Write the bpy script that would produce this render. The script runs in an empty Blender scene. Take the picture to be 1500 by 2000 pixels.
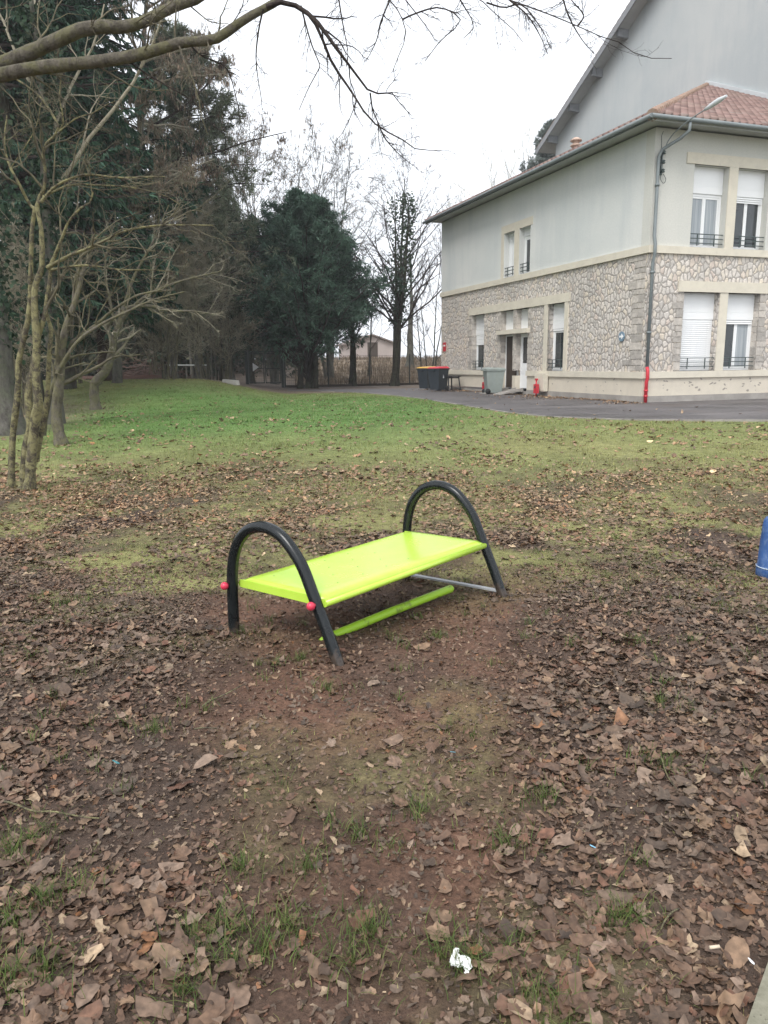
import bpy, math
import numpy as np
from mathutils import Vector

SC = bpy.context.scene
COL = SC.collection
rad = math.radians

# ------------------------------------------------------------------ camera
EYE = 1.5
FPX = 1465.0                       # focal length in pixels of the 1500x2000 photograph
PITCH = math.atan(290 / FPX)
ROLL = 0.0115
cf = np.array([0, math.cos(PITCH), -math.sin(PITCH)])
_r0 = np.array([1.0, 0, 0]); _u0 = np.array([0, math.sin(PITCH), math.cos(PITCH)])
cr = _r0 * math.cos(ROLL) - _u0 * math.sin(ROLL)
cu = _r0 * math.sin(ROLL) + _u0 * math.cos(ROLL)
cam_d = bpy.data.cameras.new('camera')
cam = bpy.data.objects.new('camera', cam_d); COL.objects.link(cam)
from mathutils import Matrix
M = Matrix.Identity(4)
for i in range(3):
    M[i][0] = cr[i]; M[i][1] = cu[i]; M[i][2] = -cf[i]
M[2][3] = EYE
cam.matrix_world = M
cam_d.sensor_fit = 'VERTICAL'; cam_d.sensor_height = 24
cam_d.lens = FPX / 2000 * 24
cam_d.clip_start = 0.05; cam_d.clip_end = 3000
SC.camera = cam

# ------------------------------------------------------------------ light
SUN_EL, SUN_AZ = 52.0, 206.0      # high behind the camera, veiled by cloud
w = bpy.data.worlds.new('World'); SC.world = w; w.use_nodes = True
nt = w.node_tree; nt.nodes.clear()
sky = nt.nodes.new('ShaderNodeTexSky'); sky.sky_type = 'NISHITA'; sky.sun_disc = False
sky.sun_elevation = rad(SUN_EL); sky.sun_rotation = rad(SUN_AZ)
sky.dust_density = 4.0; sky.air_density = 1.0
hs = nt.nodes.new('ShaderNodeHueSaturation'); hs.inputs['Saturation'].default_value = 0.22
mixw = nt.nodes.new('ShaderNodeMix'); mixw.data_type = 'RGBA'; mixw.inputs[0].default_value = 0.6
mixw.inputs[7].default_value = (9.3, 9.7, 10.4, 1)     # even cloud layer
bg = nt.nodes.new('ShaderNodeBackground'); bg.inputs[1].default_value = 0.112
ow = nt.nodes.new('ShaderNodeOutputWorld')
nt.links.new(sky.outputs[0], hs.inputs['Color']); nt.links.new(hs.outputs[0], mixw.inputs[6])
nt.links.new(mixw.outputs[2], bg.inputs[0]); nt.links.new(bg.outputs[0], ow.inputs[0])
sd = bpy.data.lights.new('sun', 'SUN'); sd.energy = 1.1; sd.angle = rad(22); sd.color = (1.0, 0.97, 0.93)
so = bpy.data.objects.new('sun', sd); COL.objects.link(so)
_az = rad(SUN_AZ); _el = rad(SUN_EL)
sdir = Vector((math.sin(_az) * math.cos(_el), math.cos(_az) * math.cos(_el), math.sin(_el)))
so.rotation_euler = sdir.to_track_quat('Z', 'Y').to_euler(); so.location = sdir * 60
vs = SC.view_settings
vs.view_transform = 'Standard'; vs.look = 'None'; vs.gamma = 1.0; vs.exposure = 0.93
SC.cycles.max_bounces = 6; SC.cycles.diffuse_bounces = 3; SC.cycles.glossy_bounces = 3
SC.cycles.transparent_max_bounces = 4

# ------------------------------------------------------------------ helpers
def ray(x, y):
    return cf * FPX + cr * (x - 750) - cu * (y - 1000)
def at(x, y, Y):
    d = ray(x, y); return np.array([0, 0, EYE]) + d * (Y / d[1])
def onz(x, y, z):
    d = ray(x, y); return np.array([0, 0, EYE]) + d * ((z - EYE) / d[2])

def sstep(a, b, x):
    t = np.clip((np.asarray(x, float) - a) / (b - a), 0, 1); return t * t * (3 - 2 * t)

_nz = {}
def vnoise(x, y, scale, seed=0):
    """smooth value noise in 0..1"""
    if seed not in _nz:
        _nz[seed] = np.random.default_rng(seed + 77).random((256, 256))
    g = _nz[seed]
    x = np.asarray(x, float) / scale + 1000; y = np.asarray(y, float) / scale + 1000
    xi = np.floor(x).astype(int); yi = np.floor(y).astype(int)
    fx = x - xi; fy = y - yi; fx = fx * fx * (3 - 2 * fx); fy = fy * fy * (3 - 2 * fy)
    a = g[xi % 256, yi % 256]; b = g[(xi + 1) % 256, yi % 256]
    c = g[xi % 256, (yi + 1) % 256]; d = g[(xi + 1) % 256, (yi + 1) % 256]
    return (a * (1 - fx) + b * fx) * (1 - fy) + (c * (1 - fx) + d * fx) * fy
def fnoise(x, y, scale, seed=0):
    return (vnoise(x, y, scale, seed) * 0.55 + vnoise(x, y, scale / 2.1, seed + 1) * 0.28 + vnoise(x, y, scale / 4.3, seed + 2) * 0.17)

def ground_h(x, y):
    x = np.asarray(x, float); y = np.asarray(y, float)
    h = 0.29 * sstep(7.5, 16.5, y)
    mound = 0.66 * sstep(20, 31, y) * (1 - 0.45 * sstep(33, 40, y)) * sstep(-3.6, -8.0, x + (y - 31) * 0.12)
    h = h + mound
    h = h + 1.6 * sstep(47, 75, y) * sstep(-30, -8, x)
    rough = (1 - sstep(9, 15, y))
    h = h + rough * (0.05 * (fnoise(x, y, 1.3, 5) - 0.5) + 0.02 * (fnoise(x, y, 0.22, 9) - 0.5))
    # worn hollow under the bench
    h = h - 0.03 * np.exp(-(((x - 0.05) / 0.8) ** 2 + ((y - 4.3) / 0.7) ** 2))
    return h

def set_props(o, label=None, cat=None, group=None, kind=None):
    if label: o['label'] = label
    if cat: o['category'] = cat
    if group: o['group'] = group
    if kind: o['kind'] = kind
    return o

def empty(name, loc, label, cat, group=None, rz=0.0):
    o = bpy.data.objects.new(name, None); COL.objects.link(o)
    o.location = loc; o.rotation_euler = (0, 0, rz); o.empty_display_size = 0.1
    return set_props(o, label, cat, group)

def np_mesh(name, V, faces, mat, parent=None, smooth=False, col=None, uv=None, world=False):
    """V (n,3); faces: list of int arrays (m,k); col per-vertex rgb; uv per-vertex"""
    V = np.asarray(V, np.float32)
    me = bpy.data.meshes.new(name)
    me.vertices.add(len(V)); me.vertices.foreach_set('co', V.ravel())
    loops = np.concatenate([np.asarray(f).ravel() for f in faces]).astype(np.int32)
    cnt = np.concatenate([np.full(len(f), np.asarray(f).shape[1]) for f in faces]).astype(np.int32)
    st = np.concatenate([[0], np.cumsum(cnt)[:-1]]).astype(np.int32)
    me.loops.add(len(loops)); me.loops.foreach_set('vertex_index', loops)
    me.polygons.add(len(cnt)); me.polygons.foreach_set('loop_start', st); me.polygons.foreach_set('loop_total', cnt)
    if smooth: me.polygons.foreach_set('use_smooth', np.ones(len(cnt), bool))
    me.update(calc_edges=True)
    if col is not None:
        c = np.ones((len(V), 4), np.float32); c[:, :3] = col
        a = me.color_attributes.new('col', 'FLOAT_COLOR', 'POINT'); a.data.foreach_set('color', c.ravel())
    if uv is not None:
        l = me.uv_layers.new(name='uv'); l.data.foreach_set('uv', np.asarray(uv, np.float32)[loops].ravel())
    me.materials.append(mat)
    o = bpy.data.objects.new(name, me); COL.objects.link(o)
    if parent:
        o.parent = parent
        if world:
            o.location = -Vector(parent.location)      # parents with world-space meshes are never rotated
    return o

class MB:
    """collects boxes, tubes and polygons (with box-projected uv in metres) for one mesh"""
    def __init__(s): s.v = []; s.f = []; s.uv = []; s.sm = []
    def poly(s, pts, sm=False):
        n = len(s.v); pts = [tuple(map(float, p)) for p in pts]
        s.v += pts; s.f.append(list(range(n, n + len(pts)))); s.sm.append(sm)
    def box(s, x0, x1, y0, y1, z0, z1):
        P = [(x0, y0, z0), (x1, y0, z0), (x1, y1, z0), (x0, y1, z0), (x0, y0, z1), (x1, y0, z1), (x1, y1, z1), (x0, y1, z1)]
        for q in ((3, 2, 1, 0), (4, 5, 6, 7), (0, 1, 5, 4), (1, 2, 6, 5), (2, 3, 7, 6), (3, 0, 4, 7)):
            s.poly([P[i] for i in q])
    def hexa(s, P):
        for q in ((3, 2, 1, 0), (4, 5, 6, 7), (0, 1, 5, 4), (1, 2, 6, 5), (2, 3, 7, 6), (3, 0, 4, 7)):
            s.poly([P[i] for i in q])
    def bar(s, a, b, w, h, up=(0, 0, 1)):
        a = Vector(a); b = Vector(b); t = (b - a).normalized(); u = Vector(up)
        if abs(t.dot(u)) > 0.98: u = Vector((0, 1, 0))
        sd_ = t.cross(u).normalized() * w / 2; u = sd_.cross(t).normalized() * h / 2
        s.hexa([a - sd_ - u, a + sd_ - u, a + sd_ + u, a - sd_ + u, b - sd_ - u, b + sd_ - u, b + sd_ + u, b - sd_ + u])
    def tube(s, pts, r, n=10, caps=True):
        pts = [Vector(p) for p in pts]; m = len(pts)
        rs = r if isinstance(r, (list, tuple)) else [r] * m
        base = len(s.v); ref = None; rings = []
        for i in range(m):
            t = (pts[min(i + 1, m - 1)] - pts[max(i - 1, 0)]).normalized()
            if ref is None:
                ref = Vector((0, 0, 1)) if abs(t.z) < 0.9 else Vector((1, 0, 0))
            nn = (ref - t * ref.dot(t)).normalized(); bb = t.cross(nn); ref = nn
            ring = []
            for k in range(n):
                a = 2 * math.pi * k / n
                s.v.append(tuple(pts[i] + (nn * math.cos(a) + bb * math.sin(a)) * rs[i])); ring.append(len(s.v) - 1)
            rings.append(ring)
        for i in range(m - 1):
            for k in range(n):
                s.f.append([rings[i][k], rings[i][(k + 1) % n], rings[i + 1][(k + 1) % n], rings[i + 1][k]]); s.sm.append(True)
        if caps:
            s.f.append(rings[0][::-1]); s.sm.append(False); s.f.append(rings[-1]); s.sm.append(False)
    def lathe(s, prof, c=(0, 0, 0), n=20, axis='z'):
        rings = []
        for r, z in prof:
            ring = []
            for k in range(n):
                a = 2 * math.pi * k / n
                p = (r * math.cos(a), r * math.sin(a), z)
                if axis == 'x': p = (z, r * math.cos(a), r * math.sin(a))
                if axis == 'y': p = (r * math.sin(a), z, r * math.cos(a))
                s.v.append((p[0] + c[0], p[1] + c[1], p[2] + c[2])); ring.append(len(s.v) - 1)
            rings.append(ring)
        for i in range(len(prof) - 1):
            for k in range(n):
                s.f.append([rings[i][k], rings[i][(k + 1) % n], rings[i + 1][(k + 1) % n], rings[i + 1][k]]); s.sm.append(True)
        s.f.append(rings[0][::-1]); s.sm.append(False); s.f.append(rings[-1]); s.sm.append(False)
    def prism(s, pts, axis, a, b):
        """extrude a 2d outline; axis 'x','y','z' = extrusion axis"""
        def m(p, t):
            return {'x': (t, p[0], p[1]), 'y': (p[0], t, p[1]), 'z': (p[0], p[1], t)}[axis]
        n = len(pts)
        s.poly([m(p, a) for p in pts][::-1]); s.poly([m(p, b) for p in pts])
        for i in range(n):
            j = (i + 1) % n
            s.poly([m(pts[i], a), m(pts[j], a), m(pts[j], b), m(pts[i], b)])
    def build(s, name, mat, parent=None, bevel=0.0, fix=True, rand=None):
        me = bpy.data.meshes.new(name); me.from_pydata(s.v, [], s.f)
        me.polygons.foreach_set('use_smooth', s.sm)
        me.materials.append(mat)
        if fix:
            import bmesh
            bm = bmesh.new(); bm.from_mesh(me)
            bmesh.ops.recalc_face_normals(bm, faces=bm.faces[:]); bm.to_mesh(me); bm.free()
        l = me.uv_layers.new(name='uv')
        for p in me.polygons:
            nrm = p.normal; ax = max(range(3), key=lambda i: abs(nrm[i]))
            for li in p.loop_indices:
                c = me.vertices[me.loops[li].vertex_index].co
                l.data[li].uv = ((c.y, c.z), (c.x + 37.0, c.z), (c.x, c.y))[ax]
        if rand is not None:
            rg = np.random.default_rng(rand)
            a = me.color_attributes.new('col', 'FLOAT_COLOR', 'CORNER')
            for i, p in enumerate(me.polygons):
                pass
            vals = rg.random(len(me.polygons) // 6 + 1)
            for i, p in enumerate(me.polygons):
                for li in p.loop_indices: a.data[li].color = (vals[i // 6],) * 3 + (1,)
        o = bpy.data.objects.new(name, me); COL.objects.link(o)
        if parent: o.parent = parent
        if bevel:
            b = o.modifiers.new('bevel', 'BEVEL'); b.width = bevel; b.segments = 2; b.limit_method = 'ANGLE'; b.angle_limit = rad(40)
        return o

# ------------------------------------------------------------------ materials
class N:
    def __init__(s, name):
        s.m = bpy.data.materials.new(name); s.m.use_nodes = True; s.t = s.m.node_tree
        s.b = s.t.nodes['Principled BSDF']; s._tc = None
    def n(s, typ, **kw):
        x = s.t.nodes.new('ShaderNode' + typ)
        for k, v in kw.items():
            if k in x.inputs: x.inputs[k].default_value = v
            else: setattr(x, k, v)
        return x
    def l(s, a, b): s.t.links.new(a, b)
    def coord(s, which='Object'):
        if s._tc is None: s._tc = s.n('TexCoord')
        return s._tc.outputs[which]
    def mapped(s, which, scale):
        m = s.n('Mapping'); m.inputs['Scale'].default_value = scale; s.l(s.coord(which), m.inputs[0]); return m.outputs[0]
    def noise(s, scale, detail=4, rough=0.6, which='Object', vec=None, dist=0.0):
        x = s.n('TexNoise'); x.inputs['Scale'].default_value = scale; x.inputs['Detail'].default_value = detail
        x.inputs['Roughness'].default_value = rough; x.inputs['Distortion'].default_value = dist
        s.l(vec if vec is not None else s.coord(which), x.inputs['Vector']); return x.outputs['Fac']
    def ramp(s, fac, stops):
        r = s.n('ValToRGB'); e = r.color_ramp.elements
        while len(e) < len(stops): e.new(0.5)
        for i, (p, c) in enumerate(stops):
            e[i].position = p; e[i].color = (c[0], c[1], c[2], 1) if not isinstance(c, (int, float)) else (c, c, c, 1)
        s.l(fac, r.inputs[0]); return r.outputs[0]
    def mix(s, fac, a, b, mode='MIX'):
        x = s.n('Mix'); x.data_type = 'RGBA'; x.blend_type = mode
        for i, v in ((0, fac), (6, a), (7, b)):
            if isinstance(v, (int, float)): x.inputs[i].default_value = v
            elif isinstance(v, tuple): x.inputs[i].default_value = (v[0], v[1], v[2], 1)
            else: s.l(v, x.inputs[i])
        return x.outputs[2]
    def attr(s, name='col'):
        a = s.n('Attribute'); a.attribute_name = name; return a.outputs['Color']
    def math(s, op, a, b=0.0):
        x = s.n('Math'); x.operation = op
        for i, v in ((0, a), (1, b)):
            if isinstance(v, (int, float)): x.inputs[i].default_value = v
            else: s.l(v, x.inputs[i])
        return x.outputs[0]
    def base(s, c, rough=0.7, spec=0.5, metal=0.0):
        if isinstance(c, tuple): s.b.inputs['Base Color'].default_value = (c[0], c[1], c[2], 1)
        else: s.l(c, s.b.inputs['Base Color'])
        if isinstance(rough, (int, float)): s.b.inputs['Roughness'].default_value = rough
        else: s.l(rough, s.b.inputs['Roughness'])
        s.b.inputs['Specular IOR Level'].default_value = spec; s.b.inputs['Metallic'].default_value = metal
        return s
    def bump(s, h, strength=0.3, dist=0.02):
        x = s.n('Bump'); x.inputs['Strength'].default_value = strength; x.inputs['Distance'].default_value = dist
        s.l(h, x.inputs['Height']); s.l(x.outputs[0], s.b.inputs['Normal']); return s

def painted(name, c, rough=0.4, var=0.12, scale=6.0, spec=0.5, dirt=None, dirt_amt=0.3):
    n = N(name)
    f = n.noise(scale, 5)
    k = n.ramp(f, [(0.25, tuple(x * (1 - var) for x in c)), (0.75, tuple(min(1, x * (1 + var)) for x in c))])
    if dirt:
        g = n.noise(scale * 2.3, 6, 0.7)
        k = n.mix(n.ramp(g, [(0.48, 0.0), (0.75, dirt_amt)]), k, dirt)
    n.base(k, n.ramp(f, [(0.3, rough * 0.85), (0.8, min(1, rough * 1.2))]), spec)
    return n.m

def attr_mat(name, rough=0.85, var=0.35, scale=30.0, spec=0.2, trans=0.0):
    n = N(name); f = n.noise(scale, 3)
    k = n.mix(1.0, n.attr(), n.ramp(f, [(0.25, 1 - var), (0.75, 1 + var)]), 'MULTIPLY')
    n.base(k, rough, spec)
    if trans:
        t = n.n('BsdfTranslucent'); n.l(k, t.inputs[0]); ms = n.n('MixShader'); ms.inputs[0].default_value = trans
        out = n.t.nodes['Material Output']; n.l(n.b.outputs[0], ms.inputs[1]); n.l(t.outputs[0], ms.inputs[2]); n.l(ms.outputs[0], out.inputs[0])
    return n.m

def bark(name, c1, c2, c3=None, scale=7.0, amt=0.5):
    n = N(name)
    v = n.mapped('Object', (1, 1, 0.35))
    f = n.noise(scale * 3, 6, 0.7, vec=v)
    k = n.ramp(f, [(0.3, c1), (0.7, c2)])
    h_ = n.noise(scale * 1.7, 6, 0.8, dist=0.6)
    if c3:
        g = n.noise(scale, 6, 0.8, dist=0.5)
        k = n.mix(n.ramp(g, [(0.44, 0.0), (0.56, amt)]), k, c3)
    k = n.mix(n.ramp(h_, [(0.52, 0.0), (0.66, 0.6)]), k, tuple(x * .7 for x in c1))
    n.base(k, 0.9, 0.2); n.bump(n.math('ADD', f, h_), 0.9, 0.03)
    return n.m

MAT = {}
MAT['lichen_bark'] = bark('lichen_bark', (0.035, 0.03, 0.022), (0.15, 0.13, 0.095), (0.29, 0.27, 0.135), 7.0, 0.9)
MAT['dark_bark'] = bark('dark_bark', (0.02, 0.017, 0.014), (0.075, 0.062, 0.05), (0.07, 0.085, 0.05), 4.0, 0.5)
MAT['grey_bark'] = bark('grey_bark', (0.05, 0.045, 0.04), (0.15, 0.14, 0.125), (0.12, 0.13, 0.085), 4.0, 0.5)
MAT['moss_bark'] = bark('moss_bark', (0.055, 0.048, 0.037), (0.18, 0.16, 0.128), (0.15, 0.145, 0.07), 6.0, 0.65)
MAT['red_bark'] = bark('red_bark', (0.035, 0.025, 0.02), (0.1, 0.07, 0.055), None)
MAT['twig'] = bark('twig', (0.07, 0.061, 0.045), (0.17, 0.15, 0.108), (0.22, 0.205, 0.115), 3.0, 0.5)
MAT['brown_twig'] = bark('brown_twig', (0.19, 0.17, 0.122), (0.37, 0.335, 0.25), None)
MAT['dark_twig'] = bark('dark_twig', (0.025, 0.02, 0.018), (0.075, 0.06, 0.052), None)
MAT['needles'] = attr_mat('needles', 0.7, 0.3, 0.6, 0.25, 0.3)
MAT['litter'] = attr_mat('litter', 0.62, 0.4, 45.0, 0.35)
MAT['blades'] = attr_mat('blades', 0.7, 0.25, 3.0, 0.25, 0.25)

# ------------------------------------------------------------------ ground sheet
def axis_lines(lo, hi, f0, f1, step, grow):
    mid = list(np.arange(f0, f1 + 1e-6, step)); a = []; b = []
    d = step; x = f1
    while x < hi: d *= grow; x += d; a.append(x)
    d = step; x = f0
    while x > lo: d *= grow; x -= d; b.append(x)
    return np.array(b[::-1] + mid + a)
gx = axis_lines(-260, 260, -4.0, 4.5, 0.06, 1.045)
gy = axis_lines(-60, 330, 0.4, 10.0, 0.06, 1.03)
GX, GY = np.meshgrid(gx, gy, indexing='ij')
GZ = ground_h(GX, GY)
nx, ny = GX.shape
idx = np.arange(nx * ny).reshape(nx, ny)
GF = np.stack([idx[:-1, :-1], idx[1:, :-1], idx[1:, 1:], idx[:-1, 1:]], -1).reshape(-1, 4)

def bare_w(x, y):
    """trodden bare soil: a wedge from the foreground up to and around the bench"""
    hw = np.interp(y, [0, 1.5, 1.8, 2.5, 3.55, 4.3, 5.0, 5.9], [.3, .32, .38, .56, .95, 1.25, 1.2, .5]); c = np.interp(y, [0, 1.8, 2.5, 3.55, 4.3, 6], [-.08, -.08, -.05, -.15, -.05, .25])
    q = np.abs(x - c) / hw + .5 * (fnoise(x, y, .5, 302) - .5)
    return (1 - sstep(.65, 1.15, q)) * (1 - sstep(5.2, 6.4, y))
def cover(x, y):
    """land cover weights: lawn, moss, sawdust-brown soil (0..1); rest bare soil / litter"""
    lawn = sstep(7.2, 12.5, y + 3.2 * (fnoise(x, y, 1.8, 21) - 0.5) + 0.12 * x)
    wood = np.maximum(sstep(31.5, 33.5, y + 0.5 * fnoise(x, y, 2, 3)), 0)
    wood = np.maximum(wood, sstep(-6.2, -8.5, x + 0.25 * (y - 17) + 2.0 * (fnoise(x, y, 2.0, 4) - .5)) * (1 - sstep(22, 27, y)) * sstep(13, 15, y) * 0.7)
    lawn = lawn * (1 - wood)
    moss = sstep(0.36, 0.54, fnoise(x, y, 0.9, 31)) * sstep(4.3, 5.8, y + 0.4 * np.abs(x - 1)) * (1 - 0.3 * lawn)
    m2 = sstep(0.52, 0.68, fnoise(x, y, 0.35, 36)) * (1 - sstep(0.35, 0.9, np.abs(x - 0.0))) * (1 - sstep(3.0, 3.8, y)) * 0.38
    m3 = np.exp(-(((x + 2.35) / .42) ** 2 + ((y - 5.75) / .3) ** 2)) * 1.4 + np.exp(-(((x + 1.9) / .35) ** 2 + ((y - 4.45) / .16) ** 2)) * 1.1
    moss = np.clip(np.maximum(np.maximum(moss, m2), m3), 0, 1)
    saw = bare_w(x, y) * (.35 + .65 * sstep(0.36, 0.60, fnoise(x, y, 0.5, 41)))
    return lawn, moss, saw, wood
lawn_w, moss_w, saw_w, wood_w = cover(GX, GY)
soil = np.array([0.068, 0.046, 0.034]); mossc = np.array([0.22, 0.212, 0.085]); sawc = np.array([0.138, 0.074, 0.048])
lawnc = np.array([0.205, 0.205, 0.078]); vivid = np.array([0.085, 0.170, 0.040]); woodc = np.array([0.15, 0.115, 0.088])
straw = np.array([0.19, 0.145, 0.098])
gc = np.tile(soil, (nx, ny, 1)) * (0.75 + 0.5 * fnoise(GX, GY, 0.6, 50))[..., None]
def blend(c, target, wgt): return c * (1 - wgt[..., None]) + target * wgt[..., None]
gc = blend(gc, sawc, saw_w * 0.8); gc = blend(gc, mossc, moss_w * 0.75 * (.35 + .9 * sstep(.3, .65, fnoise(GX, GY, .28, 65))))
def vivid_w(x, y):
    return np.clip(np.exp(-(((x + 3.0) / 5.5) ** 2 + ((y - 21) / 8.0) ** 2)) * 1.25 + 0.18 * sstep(12, 15, y) + 0.6 * (fnoise(x, y, 2.5, 60) - 0.45), 0, 1)
gc = blend(gc, lawnc, lawn_w * 0.9); gc = blend(gc, vivid, lawn_w * vivid_w(GX, GY) * 0.9)
gc = blend(gc, woodc, wood_w); gc = blend(gc, straw, sstep(45.0, 47.0, GY) * sstep(-.125, -.085, GX / np.maximum(GY, 1)))
n = N('earth')
f1 = n.noise(9.0, 8, 0.7); f2 = n.noise(60.0, 5, 0.7); f3 = n.noise(1.3, 5, 0.6)
k = n.mix(1.0, n.attr(), n.ramp(f1, [(0.25, 0.55), (0.75, 1.5)]), 'MULTIPLY')
k = n.mix(1.0, k, n.ramp(f2, [(0.3, 0.6), (0.7, 1.45)]), 'MULTIPLY')
k = n.mix(1.0, k, n.ramp(f3, [(0.3, 0.8), (0.7, 1.2)]), 'MULTIPLY')
n.base(k, n.ramp(f3, [(0.3, 0.95), (0.75, 0.7)]), 0.25); n.bump(n.math('ADD', f1, n.math('MULTIPLY', f2, 0.5)), 0.9, 0.03)
o = np_mesh('ground', np.stack([GX, GY, GZ], -1).reshape(-1, 3), [GF], n.m, smooth=True, col=gc.reshape(-1, 3))
set_props(o, kind='structure')

# asphalt forecourt with its pale edging strip
edge_px = [(600, 764), (700, 767), (800, 776), (875, 787), (950, 799), (1050, 812), (1200, 819), (1350, 820.5), (1500, 820.5)]
EDGE = [onz(px, py, 0.294) for px, py in edge_px]
EDGE = [EDGE[0] + np.array([-4.0, 2.0, 0])] + EDGE + [EDGE[-1] + np.array([q, q * .06, 0]) for q in (1.5, 3.5, 6, 10, 16)]
# smooth the edge curve
def catmull(P, k):
    P = [np.asarray(p, float) for p in P]; out = []
    Q = [2 * P[0] - P[1]] + P + [2 * P[-1] - P[-2]]
    for i in range(1, len(Q) - 2):
        for t in np.linspace(0, 1, k, endpoint=False):
            a, b, c, d = Q[i - 1], Q[i], Q[i + 1], Q[i + 2]
            out.append(0.5 * (2 * b + (c - a) * t + (2 * a - 5 * b + 4 * c - d) * t * t + (3 * b - a - 3 * c + d) * t ** 3))
    out.append(P[-1]); return np.array(out)
EC = catmull(EDGE, 8); EC[:, 2] = 0.298
wob = 0.12 * (vnoise(EC[:, 0], EC[:, 1], 0.8, 90) - 0.5); EC[:, 1] += wob
back = EC.copy()
back[:, 1] = np.maximum(EC[:, 1] + 0.5, 37.0 + 0.0 * EC[:, 1])
nE = len(EC); rows = []
for t in (0, 0.02, 0.06, 0.15, 0.3, 0.6, 1.0):
    rows.append(EC * (1 - t) + back * t)
V = np.concatenate(rows); F = []
for r_ in range(len(rows) - 1):
    for i in range(nE - 1):
        a = r_ * nE + i; F.append((a, a + 1, a + nE + 1, a + nE))
n = N('asphalt')
f1 = n.noise(1.1, 7, 0.7, vec=n.mapped('Object', (0.45, 1.2, 1))); f2 = n.noise(25, 4); f3 = n.noise(0.35, 5, 0.65)
k = n.ramp(f1, [(0.34, (0.045, 0.041, 0.041)), (0.50, (0.098, 0.090, 0.090)), (0.70, (0.175, 0.16, 0.155))])
k = n.mix(1.0, k, n.ramp(f2, [(0.3, 0.8), (0.7, 1.25)]), 'MULTIPLY')
k = n.mix(n.ramp(f3, [(0.55, 0.0), (0.72, 0.55)]), k, (0.10, 0.072, 0.055))
n.base(k, n.ramp(f1, [(0.35, 0.45), (0.6, 0.85)]), 0.4); n.bump(f2, 0.3, 0.01)
set_props(np_mesh('driveway', V, [np.array(F)], n.m), kind='structure')
mb = MB()
for i in range(10, nE - 1):
    a, b = EC[i], EC[i + 1]
    d = (b - a); d /= np.linalg.norm(d); s_ = np.array([d[1], -d[0], 0]) * 0.07
    if vnoise(a[0], a[1], 1.1, 93) < 0.25: continue
    mb.hexa([tuple(p + np.array([0, 0, z])) for z in (-0.08, 0.012) for p in (a + s_, b + s_, b, a)])
set_props(mb.build('kerb_edging', painted('edging_concrete', (0.27, 0.25, 0.22), 0.9, 0.3, 3.0, 0.3), None), kind='structure')

# ------------------------------------------------------------------ annex with stone ground floor (local x = along right facade, y = along left facade)
Z0 = 0.29
CORN = onz(1252, 787, Z0)
TH = rad(19.0)
def Lw(x, y, z):                      # annex local (z measured in world) -> world
    return Vector((CORN[0] + x * math.cos(TH) - y * math.sin(TH), CORN[1] + x * math.sin(TH) + y * math.cos(TH), z))
WID, LEN = 11.69, 14.6
annex = empty('annex_building', (CORN[0], CORN[1], 0), 'two storey annex with rubble stone ground floor, grey render above and low tiled roof', 'building', None, TH)

def stone_mat(name, tint, streak):
    n = N(name)
    uvm = n.mapped('UV', (6.9, 5.1, 1))
    wob_ = n.n('TexNoise'); wob_.inputs['Scale'].default_value = 2.5; wob_.inputs['Detail'].default_value = 2; n.l(uvm, wob_.inputs['Vector'])
    va = n.n('VectorMath'); va.operation = 'MULTIPLY_ADD'; n.l(wob_.outputs['Color'], va.inputs[0]); va.inputs[1].default_value = (0.35, 0.35, 0); n.l(uvm, va.inputs[2])
    ve = n.n('TexVoronoi'); ve.voronoi_dimensions = '2D'; ve.feature = 'DISTANCE_TO_EDGE'; ve.inputs['Scale'].default_value = 1.0; n.l(va.outputs[0], ve.inputs['Vector'])
    vc = n.n('TexVoronoi'); vc.voronoi_dimensions = '2D'; vc.inputs['Scale'].default_value = 1.0; n.l(va.outputs[0], vc.inputs['Vector'])
    sep = n.n('SeparateColor'); n.l(vc.outputs['Color'], sep.inputs[0])
    stone = n.ramp(sep.outputs[0], [(0.0, tuple(x * 0.80 for x in tint)), (0.35, tint), (0.6, (tint[0] * 1.08, tint[1] * 1.06, tint[2] * 1.04)), (0.85, (tint[0] * 1.05, tint[1] * 1.0, tint[2] * 0.9)), (1.0, (tint[0] * 0.98, tint[1] * 0.9, tint[2] * 0.87))])
    fine = n.noise(9, 6, 0.7, vec=n.coord('UV')); stone = n.mix(1.0, stone, n.ramp(fine, [(0.25, 0.72), (0.7, 1.18)]), 'MULTIPLY')
    mort = n.ramp(fine, [(0.3, (0.265, 0.243, 0.22)), (0.7, (0.385, 0.355, 0.32))])
    m = n.ramp(n.math('ADD', ve.outputs[0], n.math('MULTIPLY', n.math('SUBTRACT', fine, 0.5), 0.09)), [(0.05, 0.0), (0.10, 1.0)])
    k = n.mix(m, mort, stone)
    st = n.noise(0.35, 4, 0.6, vec=n.coord('UV')); k = n.mix(1.0, k, n.ramp(st, [(0.3, 1 - streak), (0.65, 1.08)]), 'MULTIPLY')
    n.base(k, 0.9, 0.25); n.bump(n.ramp(ve.outputs[0], [(0.03, 0.3), (0.07, 0.0), (0.2, 0.9)]), 0.6, 0.03)
    return n.m
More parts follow.
